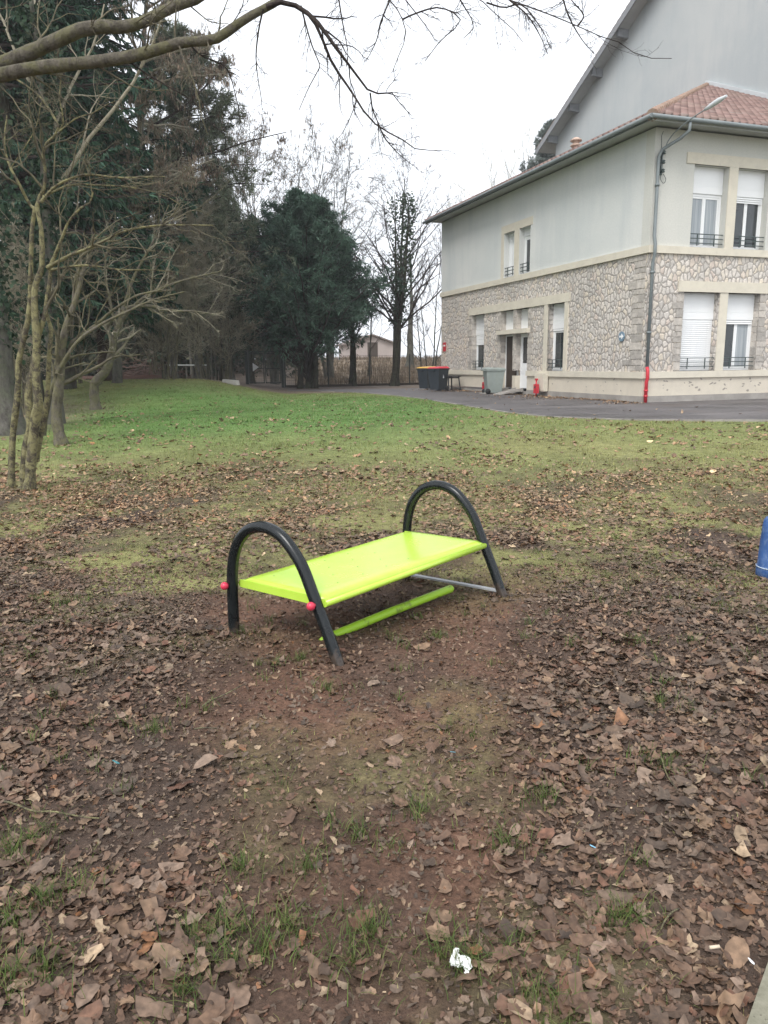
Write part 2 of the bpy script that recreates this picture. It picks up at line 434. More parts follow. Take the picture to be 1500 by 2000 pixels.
def render_mat(name, c1, c2, c3, streaks=1.0):
    n = N(name)
    big = n.noise(0.28, 5, 0.6, vec=n.coord('UV')); st = n.noise(1.0, 5, 0.7, vec=n.mapped('UV', (0.9, 0.13, 1))); fine = n.noise(22, 4, 0.6, vec=n.coord('UV'))
    k = n.mix(n.ramp(big, [(0.38, 0.0), (0.62, 1.0)]), c1, c2)
    k = n.mix(n.math('MULTIPLY', n.ramp(st, [(0.48, 0.0), (0.72, 0.75)]), streaks), k, c3)
    k = n.mix(1.0, k, n.ramp(fine, [(0.3, 0.94), (0.7, 1.05)]), 'MULTIPLY')
    n.base(k, 0.92, 0.2); n.bump(fine, 0.25, 0.008)
    return n.m
MAT['stone'] = stone_mat('rubble_stone', (0.59, 0.55, 0.505), 0.12)
MAT['render_grey'] = render_mat('weathered_render', (0.56, 0.58, 0.565), (0.63, 0.635, 0.61), (0.43, 0.465, 0.48), 0.65)
MAT['render_cream'] = render_mat('clean_render', (0.535, 0.535, 0.495), (0.565, 0.56, 0.515), (0.47, 0.485, 0.46), 0.5)
MAT['render_gable'] = render_mat('toned_gable_render', (0.40, 0.425, 0.425), (0.455, 0.47, 0.46), (0.33, 0.36, 0.38), 0.7)  # colour darker than the annex render, offsetting stronger light on the high wall
MAT['cream'] = painted('cream_paint', (0.62, 0.575, 0.475), 0.7, 0.07, 2.0, 0.3, (0.42, 0.39, 0.33), 0.35)
MAT['cream_base'] = painted('chipped_cream_paint', (0.60, 0.545, 0.45), 0.75, 0.06, 1.5, 0.3, (0.45, 0.41, 0.36), 0.4)
MAT['plinth'] = painted('plinth_concrete', (0.31, 0.29, 0.265), 0.9, 0.25, 2.0, 0.2)
MAT['white'] = painted('white_pvc', (0.80, 0.81, 0.81), 0.35, 0.04, 1.0, 0.5)
MAT['zinc'] = painted('zinc', (0.175, 0.20, 0.205), 0.5, 0.15, 3.0, 0.5)
MAT['pale_zinc'] = painted('pale_zinc', (0.50, 0.53, 0.54), 0.5, 0.12, 2.0, 0.5)
MAT['soffit'] = painted('soffit_paint', (0.40, 0.41, 0.40), 0.85, 0.15, 1.0, 0.2)
MAT['iron'] = painted('dark_iron', (0.05, 0.07, 0.068), 0.5, 0.2, 8.0, 0.4)
MAT['red'] = painted('red_paint', (0.52, 0.035, 0.05), 0.45, 0.15, 8.0, 0.4)
MAT['wood_dark'] = painted('brown_wood', (0.06, 0.045, 0.035), 0.7, 0.25, 5.0, 0.3)
n = N('window_glass'); f = n.noise(0.8, 2)
n.base(n.ramp(f, [(0.3, (0.015, 0.02, 0.022)), (0.7, (0.05, 0.06, 0.065))]), 0.04, 0.8); MAT['glass'] = n.m
n = N('net_curtain'); f = n.noise(1.0, 3, vec=n.mapped('UV', (14, 0.4, 1)))
n.base(n.ramp(f, [(0.3, (0.22, 0.25, 0.27)), (0.7, (0.40, 0.43, 0.45))]), 0.25, 0.6); MAT['curtain'] = n.m
n = N('quoin_stone'); f = n.noise(7, 6, 0.7)
k = n.mix(n.attr(), (0.36, 0.335, 0.305), (0.56, 0.515, 0.46)); k = n.mix(1.0, k, n.ramp(f, [(0.25, 0.65), (0.7, 1.2)]), 'MULTIPLY')
n.base(k, 0.92, 0.2); n.bump(f, 0.6, 0.03); MAT['quoin'] = n.m
def tile_mat(name):
    n = N(name)
    sp = n.n('SeparateXYZ'); n.l(n.coord('UV'), sp.inputs[0])
    tx = n.math('FRACT', n.math('MULTIPLY', sp.outputs[0], 1 / 0.25)); ty = n.math('FRACT', n.math('MULTIPLY', sp.outputs[1], 1 / 0.34))
    wn = n.n('TexWhiteNoise'); wn.noise_dimensions = '2D'
    sn = n.n('VectorMath'); sn.operation = 'SNAP'; n.l(n.coord('UV'), sn.inputs[0]); sn.inputs[1].default_value = (0.25, 0.34, 1); n.l(sn.outputs[0], wn.inputs['Vector'])
    k = n.ramp(wn.outputs['Value'], [(0.0, (0.17, 0.112, 0.098)), (0.5, (0.245, 0.16, 0.14)), (0.9, (0.30, 0.205, 0.18)), (1.0, (0.235, 0.185, 0.165))])
    st = n.noise(0.7, 4); k = n.mix(n.ramp(st, [(0.5, 0.0), (0.8, 0.45)]), k, (0.22, 0.19, 0.15))
    n.base(k, 0.8, 0.3)
    return n.m
MAT['tile'] = tile_mat('clay_tile')
MAT['tile_edge'] = painted('hip_tile', (0.30, 0.20, 0.15), 0.85, 0.3, 2.5, 0.2, (0.30, 0.29, 0.24), 0.7)

def wall_cells(mb, plane, s0, s1, z0, z1, ops, depth):
    """wall in the plane local x=0 ('L', s = y) or y=0 ('R', s = x) with real openings and reveals"""
    def P(s, d, z): return (d, s, z) if plane == 'L' else (s, d, z)
    S = sorted({s0, s1, *[o[0] for o in ops], *[o[1] for o in ops]}); Zs = sorted({z0, z1, *[o[2] for o in ops], *[o[3] for o in ops]})
    S = [s for s in S if s0 <= s <= s1]; Zs = [z for z in Zs if z0 <= z <= z1]
    for i in range(len(S) - 1):
        for j in range(len(Zs) - 1):
            cs, cz = (S[i] + S[i + 1]) / 2, (Zs[j] + Zs[j + 1]) / 2
            if any(a < cs < b and c < cz < d for a, b, c, d in ops): continue
            q = [P(S[i], 0, Zs[j]), P(S[i + 1], 0, Zs[j]), P(S[i + 1], 0, Zs[j + 1]), P(S[i], 0, Zs[j + 1])]
            mb.poly(q if plane == 'R' else q[::-1])
    for a, b, c, d in ops:
        c_, d_ = max(c, z0), min(d, z1)
        if d_ <= c_: continue
        for q in ([P(a, 0, c_), P(a, depth, c_), P(a, depth, d_), P(a, 0, d_)], [P(b, 0, c_), P(b, 0, d_), P(b, depth, d_), P(b, depth, c_)]):
            mb.poly(q)
        if c >= z0: mb.poly([P(a, 0, c), P(b, 0, c), P(b, depth, c), P(a, depth, c)])
        if d <= z1: mb.poly([P(a, 0, d), P(a, depth, d), P(b, depth, d), P(b, 0, d)])

ZS, ZB0, ZB1, ZT = 1.18, 4.46, 4.66, 7.72      # sill band top, storey band, wall top
DEP = 0.28
L_low = [(10.2, 11.35, ZS, 3.45), (7.75, 8.75, 0.5, 3.45), (6.62, 7.55, 0.5, 3.45), (4.17, 5.25, ZS, 3.45)]
L_up = [(7.78, 8.60, ZB1, 6.30), (6.62, 7.42, ZB1, 6.30)]
R_low = [(1.28, 2.57, ZS, 3.43), (2.86, 4.08, ZS, 3.43), (6.2, 7.45, ZS, 3.43), (7.75, 9.0, ZS, 3.43)]
R_up = [(1.37, 2.58, ZB1, 6.88), (2.90, 4.10, ZB1, 6.88), (6.2, 7.45, ZB1, 6.88), (7.75, 9.0, ZB1, 6.88)]
mb = MB()
wall_cells(mb, 'L', 0, LEN, ZS, ZB0, L_low, DEP); wall_cells(mb, 'R', 0, WID, ZS, ZB0, R_low, DEP)
mb.poly([(0, LEN, ZS), (WID, LEN, ZS), (WID, LEN, ZB0), (0, LEN, ZB0)])
mb.build('stone_wall', MAT['stone'], annex, fix=False)
mb = MB(); wall_cells(mb, 'L', 0.36, LEN, ZB1, ZT, L_up, DEP); mb.poly([(0, LEN, ZB1), (WID, LEN, ZB1), (WID, LEN, 13.3), (0, LEN, ZT)])
mb.build('render_wall', MAT['render_grey'], annex, fix=False)
mb = MB(); wall_cells(mb, 'R', 0, WID, ZB1, ZT, R_up, DEP)
mb.poly([(0, 0, ZB1), (0, 0, ZT), (0, 0.36, ZT), (0, 0.36, ZB1)]); mb.box(-0.012, 0.0, -0.012, 0.36, ZB1 + 0.003, ZT - 0.02)
mb.build('front_render_wall', MAT['render_cream'], annex, fix=False)
# bands and painted base
mb = MB()
mb.box(-0.07, 0.12, 0.12, LEN + 0.05, ZB0, ZB1); mb.box(-0.07, WID, -0.07, 0.12, ZB0, ZB1)
mb.build('band_course', MAT['cream'], annex, 0.012)
mb = MB()
def base_runs(ops, lo, hi):
    e = lo; out = []
    for a, b in sorted(ops): out.append((e, a)); e = b
    out.append((e, hi)); return out
DOORS = [(7.75, 8.75), (6.62, 7.55)]
for a, b in base_runs([(DOORS[1][0], DOORS[0][1])], 0.12, LEN + 0.04): mb.box(-0.06, 0.25, a, b, 0.99, ZS)
mb.box(-0.06, WID, -0.06, 0.12, 0.99, ZS)
mb.build('sill_band', MAT['cream'], annex, 0.01)
mb = MB()
for a, b in base_runs(DOORS, 0.1, LEN): mb.box(0.0, 0.3, a, b, 0.48, 0.987)
mb.box(0.0, WID, 0.0, 0.1, 0.48, 0.987)
rg = np.random.default_rng(3)
mb.build('painted_base', MAT['cream_base'], annex)
mb = MB()
mb.box(-0.025, 0.3, -0.025, 6.6, 0.0, 0.478); mb.box(-0.025, 0.3, 6.6, LEN, 0.0, 0.40); mb.box(0.3, WID, -0.025, 0.3, 0.0, 0.478)
mb.build('plinth', MAT['plinth'], annex, 0.01)
# chipped patches of paint on the base
mb = MB()
for i in range(46):
    s_ = rg.uniform(0.5, 5.2) if i < 34 else rg.uniform(0.5, 5); z = rg.uniform(0.55, 0.95); r_ = rg.uniform(0.012, 0.045)
    k_ = int(rg.integers(5, 8)); st_ = rg.uniform(1, 2.6); tl = rg.uniform(-.6, .9)
    pts = [(s_ + r_ * st_ * math.cos(a) * rg.uniform(.6, 1.1), z + r_ * math.sin(a) * rg.uniform(.5, 1.1) + tl * r_ * math.cos(a)) for a in np.linspace(0, 2 * math.pi, k_, endpoint=False)]
    if i < 34: mb.poly([(p[0], -0.003, p[1]) for p in pts])
    else: mb.poly([(-0.003, p[0], p[1]) for p in pts][::-1])
mb.build('paint_chips', painted('bare_plaster', (0.30, 0.27, 0.235), 0.9, 0.2), annex, fix=False)
# lintels and surrounds
mb = MB(); mb.box(-0.05, DEP, 3.88, 11.58, 3.45, 3.74); mb.build('lintel', MAT['cream'], annex, 0.008)
mb = MB(); mb.box(1.05, 4.9, -0.05, DEP, 3.43, 3.73); mb.box(6.0, 9.2, -0.05, DEP, 3.43, 3.73); mb.build('lintel', MAT['cream'], annex, 0.008)
mb = MB(); mb.box(-0.04, 0.1, 5.25, 5.47, ZS + .003, 3.448); mb.box(-0.04, 0.1, 3.97, 4.17, ZS + .003, 3.448); mb.build('window_surround', MAT['cream'], annex, 0.006)
mb = MB(); mb.box(2.571, 2.859, -0.03, DEP + .01, ZS + .003, 3.428); mb.build('window_pillar', MAT['cream'], annex, 0.006)
mb = MB()
mb.box(-0.012, 0.05, 6.45, 8.82, 6.30, 6.58); mb.box(-0.012, 0.05, 8.601, 8.82, ZB1 + .003, 6.297); mb.box(-0.012, 0.05, 7.421, 7.779, ZB1 + .003, 6.297)
mb.build('window_surround', MAT['cream'], annex)
mb = MB()
mb.box(1.08, 4.4, -0.03, 0.05, 6.88, 7.17); mb.box(2.581, 2.899, -0.03, 0.05, ZB1 + .003, 6.877)
mb.build('window_surround', MAT['cream'], annex)
mb = MB(); mb.box(-0.16, DEP - .02, 6.46, 8.82, 2.55, 2.71); mb.build('door_canopy', MAT['cream'], annex, 0.008)

def quoins(name, plane, s_in, side, z0, z1, seed, deep=0.0, long_=(0.22, 0.42)):
    """rough squared blocks up an edge: side=+1 grows to larger s"""
    rg = np.random.default_rng(seed); mb = MB(); z = z0; k_ = 0
    while z < z1 - 0.05:
        h = min(rg.uniform(0.15, 0.27), z1 - z); wdt = rg.uniform(*long_) if k_ % 2 else rg.uniform(long_[0], long_[0] + .08)
        a, b = sorted((s_in, s_in + side * wdt)); g = 0.012; out = rg.uniform(-0.022, -0.012)
        nsub = 2 if wdt > 0.33 and rg.random() < .5 else 1
        for q in range(nsub):
            aa = a + (b - a) * q / nsub; bb = a + (b - a) * (q + 1) / nsub - (g if q < nsub - 1 else 0)
            if plane == 'L': mb.box(out, 0.02, aa, bb, z + g, z + h - g)
            else: mb.box(aa, bb, out, 0.02, z + g, z + h - g)
        if deep:                        # same block seen in the reveal
            e = s_in; ee = (e - 0.008, e + 0.003) if side > 0 else (e - 0.003, e + 0.008)
            if plane == 'L': mb.box(0.022, deep, ee[0], ee[1], z + g, z + h - g)
            else: mb.box(ee[0], ee[1], 0.022, deep, z + g, z + h - g)
        z += h; k_ += 1
    mb.build(name, MAT['quoin'], annex, 0.012, rand=seed)
quoins('quoin_stones', 'L', 0.1, 1, ZS + .02, ZB0 - .02, 11, 0, (0.45, 0.85))
quoins('quoin_stones', 'L', 11.35, 1, ZS + .02, 3.44, 12, DEP)
quoins('quoin_stones', 'L', 8.75, 1, ZS + .02, 3.44, 13, DEP)
quoins('quoin_stones', 'L', 7.555, 1, 1.22, 3.44, 14, DEP, (0.12, 0.185))
quoins('quoin_stones', 'L', 6.62, -1, ZS + .02, 3.44, 15, DEP)
quoins('quoin_stones', 'R', 4.08, 1, ZS + .02, 3.42, 16, DEP)
quoins('quoin_stones', 'R', 1.28, -1, ZS + .02, 3.42, 17, 0)

def PR(plane):
    def b(mb, s0, s1, d0, d1, z0, z1):
        if plane == 'L': mb.box(d0, d1, s0, s1, z0, z1)
        else: mb.box(s0, s1, d0, d1, z0, z1)
    return b
def window(plane, a, b, z0, z1, box_h=0.75, shut=0.0, glass='glass', rail=True, leaves=2, tilt=False, half_curtain=False):
    bx = PR(plane); D = DEP - 0.055
    fr = MB(); g = 0.004
    zt = z1 - box_h if box_h else z1
    a += g; b -= g
    for (s0, s1, c0, c1) in ((a, a + 0.07, z0 + 0.05, zt), (b - 0.07, b, z0 + 0.05, zt), (a, b, z0 + 0.005, z0 + 0.05)):
        bx(fr, s0, s1, D, D + 0.07, c0, c1 - .002)
    bx(fr, a + .07, b - .07, D, D + 0.07, zt - 0.07, zt - .003)
    wobj = fr.build('window', MAT['white'], annex)
    ins = a + 0.072; ine = b - 0.072
    sh = MB(); step = (ine - ins) / leaves
    gl = MB(); cu_ = MB()
    for q in range(leaves):
        p0 = ins + q * step; p1 = p0 + step; t = 0.055
        for (s0, s1, c0, c1) in ((p0 + .002, p0 + t, z0 + .053, zt - .073), (p1 - t, p1 - .002, z0 + .053, zt - .073), (p0 + t, p1 - t, z0 + .053, z0 + .11), (p0 + t, p1 - t, zt - .13, zt - .073)):
            bx(sh, s0, s1, D + 0.01, D + 0.05, c0, c1)
        tgt = cu_ if (half_curtain and q == leaves - 1) else gl
        bx(tgt, p0 + t, p1 - t, D + 0.028, D + 0.034, z0 + .11, zt - .13)
    sh.build('sash', MAT['white'], wobj)
    if gl.v: gl.build('pane', MAT[glass], wobj)
    if cu_.v: cu_.build('pane', MAT['curtain'], wobj)
    if box_h:
        sb = MB(); bx(sb, a, b, D - 0.03, D + 0.06, zt, zt + box_h * 0.28 - .004); bx(sb, a, b, D - 0.022, D + 0.06, zt + box_h * 0.28, z1 - .004)
        sb.build('shutter_box', MAT['white'], wobj)
    if shut > 0:
        rs = MB(); z = zt - 0.004
        while z > zt - shut:
            h = 0.058
            rs.hexa([(D - .026, a + .03, z - h) if plane == 'L' else (a + .03, D - .026, z - h)] + [(D - .026, b - .03, z - h) if plane == 'L' else (b - .03, D - .026, z - h)] +
                    [(D - .004, b - .03, z - h) if plane == 'L' else (b - .03, D - .004, z - h), (D - .004, a + .03, z - h) if plane == 'L' else (a + .03, D - .004, z - h)] +
                    [(D - .018, a + .03, z - .004) if plane == 'L' else (a + .03, D + .002, z - .004), (D - .018, b - .03, z - .004) if plane == 'L' else (b - .03, D + .002, z - .004),
                     (D - .004, b - .03, z - .004) if plane == 'L' else (b - .03, D - .004, z - .004), (D - .004, a + .03, z - .004) if plane == 'L' else (a + .03, D - .004, z - .004)])
            z -= h
        rs.build('roller_shutter', MAT['white'], wobj)
    if rail:
        r_ = MB(); d0 = 0.06; tt = 0.012
        for zz in (z0 + .13, z0 + .26, z0 + .38): bx(r_, a - 0.0, b + 0.0, d0 - tt, d0 + tt, zz - tt, zz + tt)
        for q in (0.25, 0.75):
            s_ = a + (b - a) * q; bx(r_, s_ - tt, s_ + tt, d0 - tt * .9, d0 + tt * .9, z0 + .06, z0 + .38 - tt)
        r_.build('window_railing', MAT['iron'], annex)
    return wobj
window('R', *R_low[0], 0.76, shut=1.42)
window('R', *R_low[1], 0.76, half_curtain=True, shut=0.10)
window('R', *R_low[2], 0.76); window('R', *R_low[3], 0.76)
window('R', *R_up[0], 0.72, glass='curtain'); window('R', *R_up[1], 0.72, shut=0.14)
window('R', *R_up[2], 0.72); window('R', *R_up[3], 0.72)
window('L', *L_low[0], 0.82, leaves=1, shut=0.4); window('L', *L_low[3], 0.84, leaves=1, shut=0.06)
window('L', *L_up[0], 0.1, leaves=1, glass='white'); window('L', *L_up[1], 0.28, leaves=1)
def door(a, b, z0, zt, z1, glazed, mat):
    D = DEP - 0.05; f = MB(); bx = PR('L'); a += .004; b -= .004
    for s0, s1, c0, c1 in ((a, a + .06, z0, zt), (b - .06, b, z0, zt), (a + .06, b - .06, zt - .06, zt)): bx(f, s0, s1, D, D + .06, c0, c1 - .003)
    d = f.build('door', MAT['white'], annex)
    p = MB(); bx(p, a + .063, b - .063, D + .012, D + .05, z0 + .02, z0 + (0.95 if glazed else zt - z0 - .07)); 
    if glazed:
        bx(p, a + .063, a + .15, D + .012, D + .05, z0 + .953, zt - .065); bx(p, b - .15, b - .063, D + .012, D + .05, z0 + .953, zt - .065); bx(p, a + .152, b - .152, D + .012, D + .05, zt - .14, zt - .065)
    p.build('door_leaf', mat, d)
    if glazed:
        g_ = MB(); bx(g_, a + .152, b - .152, D + .026, D + .034, z0 + .955, zt - .142); g_.build('pane', MAT['glass'], d)
    h = MB(); h.tube([(D - .02, a + .11, z0 + 1.0), (D - .02, a + .22, z0 + 1.0)], 0.012, 6); h.box(D - .022, D + .02, a + .1, a + .13, z0 + .95, z0 + 1.06); h.build('handle', MAT['zinc'], d)
    t = MB(); bx(t, a, b, D, D + .06, 2.72, z1 - .004); t.build('transom_panel', MAT['white'], d)
door(*L_low[1][:2], 0.5, 2.548, 3.45, False, MAT['wood_dark'])
door(*L_low[2][:2], 0.5, 2.548, 3.45, True, MAT['white'])
# gas cabinet under the pilaster
mb = MB(); mb.box(-0.2, -0.062, 5.05, 5.72, 0.47, 1.1); mb.box(-0.21, -0.2, 5.08, 5.69, 0.52, 1.06); mb.build('meter_cabinet', MAT['cream'], annex, 0.008)

# roof: lean-to up to the gable wall with a hip at the front end
OV = 0.62; EZ = 7.80; SL = math.tan(rad(25.2))
APX, APZ = WID, EZ + (WID + OV) * SL
mb = MB(); EZb = EZ - 0.03
mb.poly([(-OV, -OV, EZb), (WID, -OV, EZb), (WID, LEN + .4, EZb), (-OV, LEN + .4, EZb)]); mb.box(-OV, -OV + 0.03, -OV, LEN + .4, EZb - .10, EZb + .02); mb.box(-OV, WID, -OV - .0, -OV + .03, EZb - .10, EZb + .015)
mb.build('soffit', MAT['soffit'], annex, fix=False)
# profiled tile sheets with real relief: courses and rolls
def tile_sheet(name, origin, ex, ey, poly2, parent, mat, cw=0.25, ch=0.34, bh=0.075):
    """origin at the eave, ex along eave, ey up the slope; poly2: clip polygon in (s,t)"""
    o_ = np.array(origin, float); ex = np.array(ex, float); ey = np.array(ey, float); nn = np.cross(ex, ey); nn /= np.linalg.norm(nn)
    if nn[2] < 0: nn = -nn
    smax = max(p[0] for p in poly2); tmax = max(p[1] for p in poly2); smin = min(p[0] for p in poly2)
    V = []; F = []; UV = []
    def xr(t):                       # s-interval of the polygon at height t
        xs = []
        for i in range(len(poly2)):
            (a, b), (c, d) = poly2[i], poly2[(i + 1) % len(poly2)]
            if (b - t) * (d - t) <= 0 and b != d: xs.append(a + (c - a) * (t - b) / (d - b))
        return (min(xs), max(xs)) if len(xs) > 1 else None
    prof = [(0, .0), (.12, .8), (.28, 1.0), (.44, .8), (.56, 0.05), (.78, -.06), (1.0, 0.0)]
    t = 0.0
    while t < tmax - .02:
        t2 = min(t + ch, tmax - 0.001); r1 = xr(t + 1e-4); r2 = xr(t2)
        if not r1 or not r2: break
        lo, hi = min(r1[0], r2[0]), max(r1[1], r2[1])
        k = math.floor(lo / cw)
        while k * cw < hi:
            base = len(V)
            for (u_, h_) in prof:
                s0 = (k + u_) * cw; sa = min(max(s0, r1[0]), r1[1]); sb = min(max(s0, r2[0]), r2[1])
                for (s_, tt, hh) in ((sa, t - .03, bh * h_ - .012), (sa, t - .03, bh * h_ + .035), (sb, t2, bh * h_)):
                    V.append(o_ + ex * s_ + ey * tt + nn * hh); UV.append((k * cw + .12, t + .17))
            for i in range(len(prof) - 1):
                a = base + i * 3; b = a + 3
                F.append((a, b, b + 1, a + 1)); F.append((a + 1, b + 1, b + 2, a + 2))
            k += 1
        t += ch
    return np_mesh(name, np.array(V), [np.array(F)], mat, parent, smooth=False, uv=np.array(UV))
cs, sn_ = math.cos(rad(25.2)), math.sin(rad(25.2))
LS = (WID + OV) / cs
# left slope: eave along +y at x=-OV
tile_sheet('roof', (-OV, -OV, EZ), (0, 1, 0), (cs, 0, sn_), [(0, 0), (LEN + .4 + OV, 0), (LEN + .4 + OV, LS), (WID + OV, LS)], annex, MAT['tile'])
# front hip: eave along +x at y=-OV
tile_sheet('hip_roof', (-OV, -OV, EZ), (1, 0, 0), (0, cs, sn_), [(0, 0), (WID + OV, 0), (WID + OV, LS)], annex, MAT['tile'])
mb = MB(); NH = 46
for i in range(NH):
    a = np.array([-OV, -OV, EZ + .03]); b = np.array([APX, APX, APZ + .03]); p = a + (b - a) * i / NH; q = a + (b - a) * (i + 1.12) / NH
    mb.tube([p + [0, 0, -.035], (p + q) / 2 + [0, 0, -.01], q + [0, 0, .012]], [0.16, 0.15, 0.125], 8)
mb.build('hip_tiles', MAT['tile_edge'], annex)
mb = MB(); mb.bar((WID - .06, APX, APZ + .06), (WID - .06, -OV, EZ + .12), 0.16, 0.34); mb.build('flashing', MAT['pale_zinc'], annex)
mb = MB()
R_ = 0.058
mb.tube([(-OV - .08, -OV - .08, EZ - .04), (-OV - .08, LEN + .5, EZ - .04)], R_, 10); mb.tube([(-OV - .08, -OV - .08, EZ - .04), (WID, -OV - .08, EZ - .04)], R_, 10)
mb.box(-OV - .015, -OV - .005, -OV, LEN + .4, EZ - .12, EZ + .03)
mb.build('gutter', MAT['zinc'], annex)
# downpipe: swan neck, grey shaft, collars, red foot
px_, py_ = 0.07, -0.09
dp = MB(); dp.tube([(0.55, -OV - .06, EZ - .1), (0.55, -OV - .05, EZ - .3), (0.45, -.45, EZ - .45), (0.16, py_ - .03, EZ - .66), (px_, py_, EZ - .85), (px_, py_, 4.9), (px_, py_ - .06, 4.68), (px_, py_ - .06, 4.4), (px_, py_, 4.2), (px_, py_, 1.29)], 0.046, 10)
for z in (6.2, 3.9, 2.25): dp.tube([(px_, py_, z), (px_, py_, z + .06)], 0.066, 10)
dobj = dp.build('downpipe', MAT['zinc'], annex)
dp = MB(); dp.tube([(px_, py_, 1.31), (px_, py_ - .04, 1.2), (px_, py_ - .05, 1.0), (px_, py_ - .01, .9), (px_, py_ - .01, .3)], 0.05, 10)
for z in (.62, .46): dp.tube([(px_, py_ - .01, z), (px_, py_ - .01, z + .05)], 0.06, 10)
o = dp.build('pipe_foot', MAT['red'], dobj); o['label'] = 'red painted foot of the downpipe'
# roof vent
mb = MB(); vp = (1.35, 6.0); vz = EZ + (vp[0] + OV) * SL
mb.lathe([(.14, vz - .3), (.14, vz + .12), (.19, vz + .13), (.19, vz + .17), (.12, vz + .18), (.12, vz + .28), (.2, vz + .29), (.2, vz + .33), (.1, vz + .4)], (vp[0], vp[1], 0), 14)
mb.build('roof_vent', painted('vent_clay', (0.45, 0.33, 0.26), .8, .2), annex)

# ------------------------------------------------------------------ tall building: gable wall rising behind the annex roof
MAT['timber'] = painted('grey_timber', (0.24, 0.25, 0.26), .85, .2)
gable = empty('gabled_building', (CORN[0], CORN[1], 0), 'tall building with a bare grey gable wall rising behind the tiled annex roof', 'building', None, TH)
GX0 = WID + 0.02; YE, YN, YR = 24.35, -2.6, 10.9
GS = math.tan(rad(27.6)); ZE = 14.65; ZR = ZE + (YE - YR) * GS
mb = MB()
mb.poly([(GX0, YN, 0), (GX0, YE, 0), (GX0, YE, ZE), (GX0, YR, ZR), (GX0, YN, ZE)][::-1])
mb.poly([(GX0, YE, 0), (GX0 + 14, YE, 0), (GX0 + 14, YE, ZE), (GX0, YE, ZE)]); mb.poly([(GX0, YN, 0), (GX0 + 14, YN, 0), (GX0 + 14, YN, ZE), (GX0, YN, ZE)][::-1])
mb.build('wall', MAT['render_gable'], gable, fix=False)
mb = MB(); vo = 0.75; eo = 1.0; TK = 0.1
for s_, ye in ((1, YE), (-1, YN)):
    ye2 = ye + s_ * eo; z2 = ZE - eo * GS
    for k0, k1, zz in ((0.02, 0.16, 0),):
        mb.hexa([(GX0 - vo, ye2, z2 + k0), (GX0 + 14, ye2, z2 + k0), (GX0 + 14, YR, ZR + k0), (GX0 - vo, YR, ZR + k0), (GX0 - vo, ye2, z2 + k1), (GX0 + 14, ye2, z2 + k1), (GX0 + 14, YR, ZR + k1), (GX0 - vo, YR, ZR + k1)])
r_ = mb.build('roof', MAT['soffit'], gable)
ey = np.array([0, -math.cos(rad(27.6)), math.sin(rad(27.6))])
tile_sheet('roof_tiles', (GX0 - vo - .03, YE + eo + .03, ZE - eo * GS + .18), (1, 0, 0), ey, [(0, 0), (14, 0), (14, (YE + eo - YR) / abs(ey[1])), (0, (YE + eo - YR) / abs(ey[1]))], r_, MAT['tile_edge'], 0.3, 0.4)
for yy in np.linspace(YE - .15, YR + .4, 7):
    mb = MB(); zz = ZE + (YE - yy) * GS
    mb.hexa([(GX0 - vo + .12, yy - .10, zz - .30), (GX0, yy - .10, zz - .36), (GX0, yy + .10, zz - .36), (GX0 - vo + .12, yy + .10, zz - .30), (GX0 - vo + .12, yy - .10, zz + .07 - .0), (GX0, yy - .10, zz + .07), (GX0, yy + .10, zz - .07), (GX0 - vo + .12, yy + .10, zz - .07)])
    mb.build('purlin_end', MAT['timber'], gable)
mb = MB(); a = (GX0 - vo - .02, YE + eo, ZE - eo * GS + .0); b = (GX0 - vo - .02, YR, ZR + .0); mb.bar(a, b, 0.05, 0.3); mb.build('bargeboard', painted('grey_board', (0.22, 0.225, 0.23), .8, .15), gable)
mb = MB(); mb.tube([(GX0 - vo, YE + eo + .08, ZE - eo * GS + .1), (GX0 + 14, YE + eo + .08, ZE - eo * GS + .1)], .09, 8); mb.build('gutter', MAT['zinc'], gable)

# ------------------------------------------------------------------ things on and beside the annex
def place(name, x, y, z, label, cat, group=None, rz=0.0):
    p = Lw(x, y, z); return empty(name, p, label, cat, group, TH + rz)
# wall lamp
t = place('street_lamp', 0.2, -0.012, 6.6, 'long armed street lamp bracketed to the annex corner under the gutter', 'lamp')
mb = MB(); arm = catmull([(0, -.06, 0), (0, -.1, .45), (.02, -.35, .8), (.1, -.9, 1.05), (.19, -1.5, 1.2)], 5); mb.tube(arm, .015, 8); mb.build('arm', MAT['zinc'], t)
mb = MB(); mb.tube([(.17, -1.38, 1.17), (.2, -1.55, 1.215), (.24, -1.8, 1.28), (.27, -2.02, 1.32)], [.03, .06, .068, .03], 10); mb.build('lamp_head', MAT['pale_zinc'], t)
mb = MB(); mb.box(-.03, .03, -.06, 0, -.1, .5)
for z in (-.05, .18, .42): mb.lathe([(.03, z), (.055, z + .02), (.03, z + .05), (.055, z + .07), (.02, z + .1)], (0.02, -.1, 0), 10)
mb.build('insulator_bracket', MAT['iron'], t)
mb = MB(); mb.tube(catmull([(0, -.09, 0), (-.07, -.12, -.2), (.03, -.13, -.33), (.11, -.12, -.22), (.03, -.1, -.08)], 6), .008, 5); mb.tube([(-.02, -.05, .4), (-.05, -.05, .9), (-.04, -.1, 1.0)], .008, 5); mb.build('cable', MAT['iron'], t)
# round arrow sign
t = place('round_sign', -0.025, 1.02, 2.21, 'round blue sign with a white arrow on the stone wall', 'sign')
mb = MB(); mb.lathe([(.145, 0), (.145, .012), (.14, .016)], (0, 0, 0), 28, 'x'); o = mb.build('disc', painted('sign_blue', (0.17, 0.25, 0.32), .4, .1), t); o.scale = (-1, 1, 1)
mb = MB(); arrow = [(.1, .028), (.0, .028), (.0, .085), (-.11, 0), (.0, -.085), (.0, -.028), (.1, -.028)]
mb.prism(arrow, 'x', -.022, -.017); mb.build('arrow', MAT['white'], t)
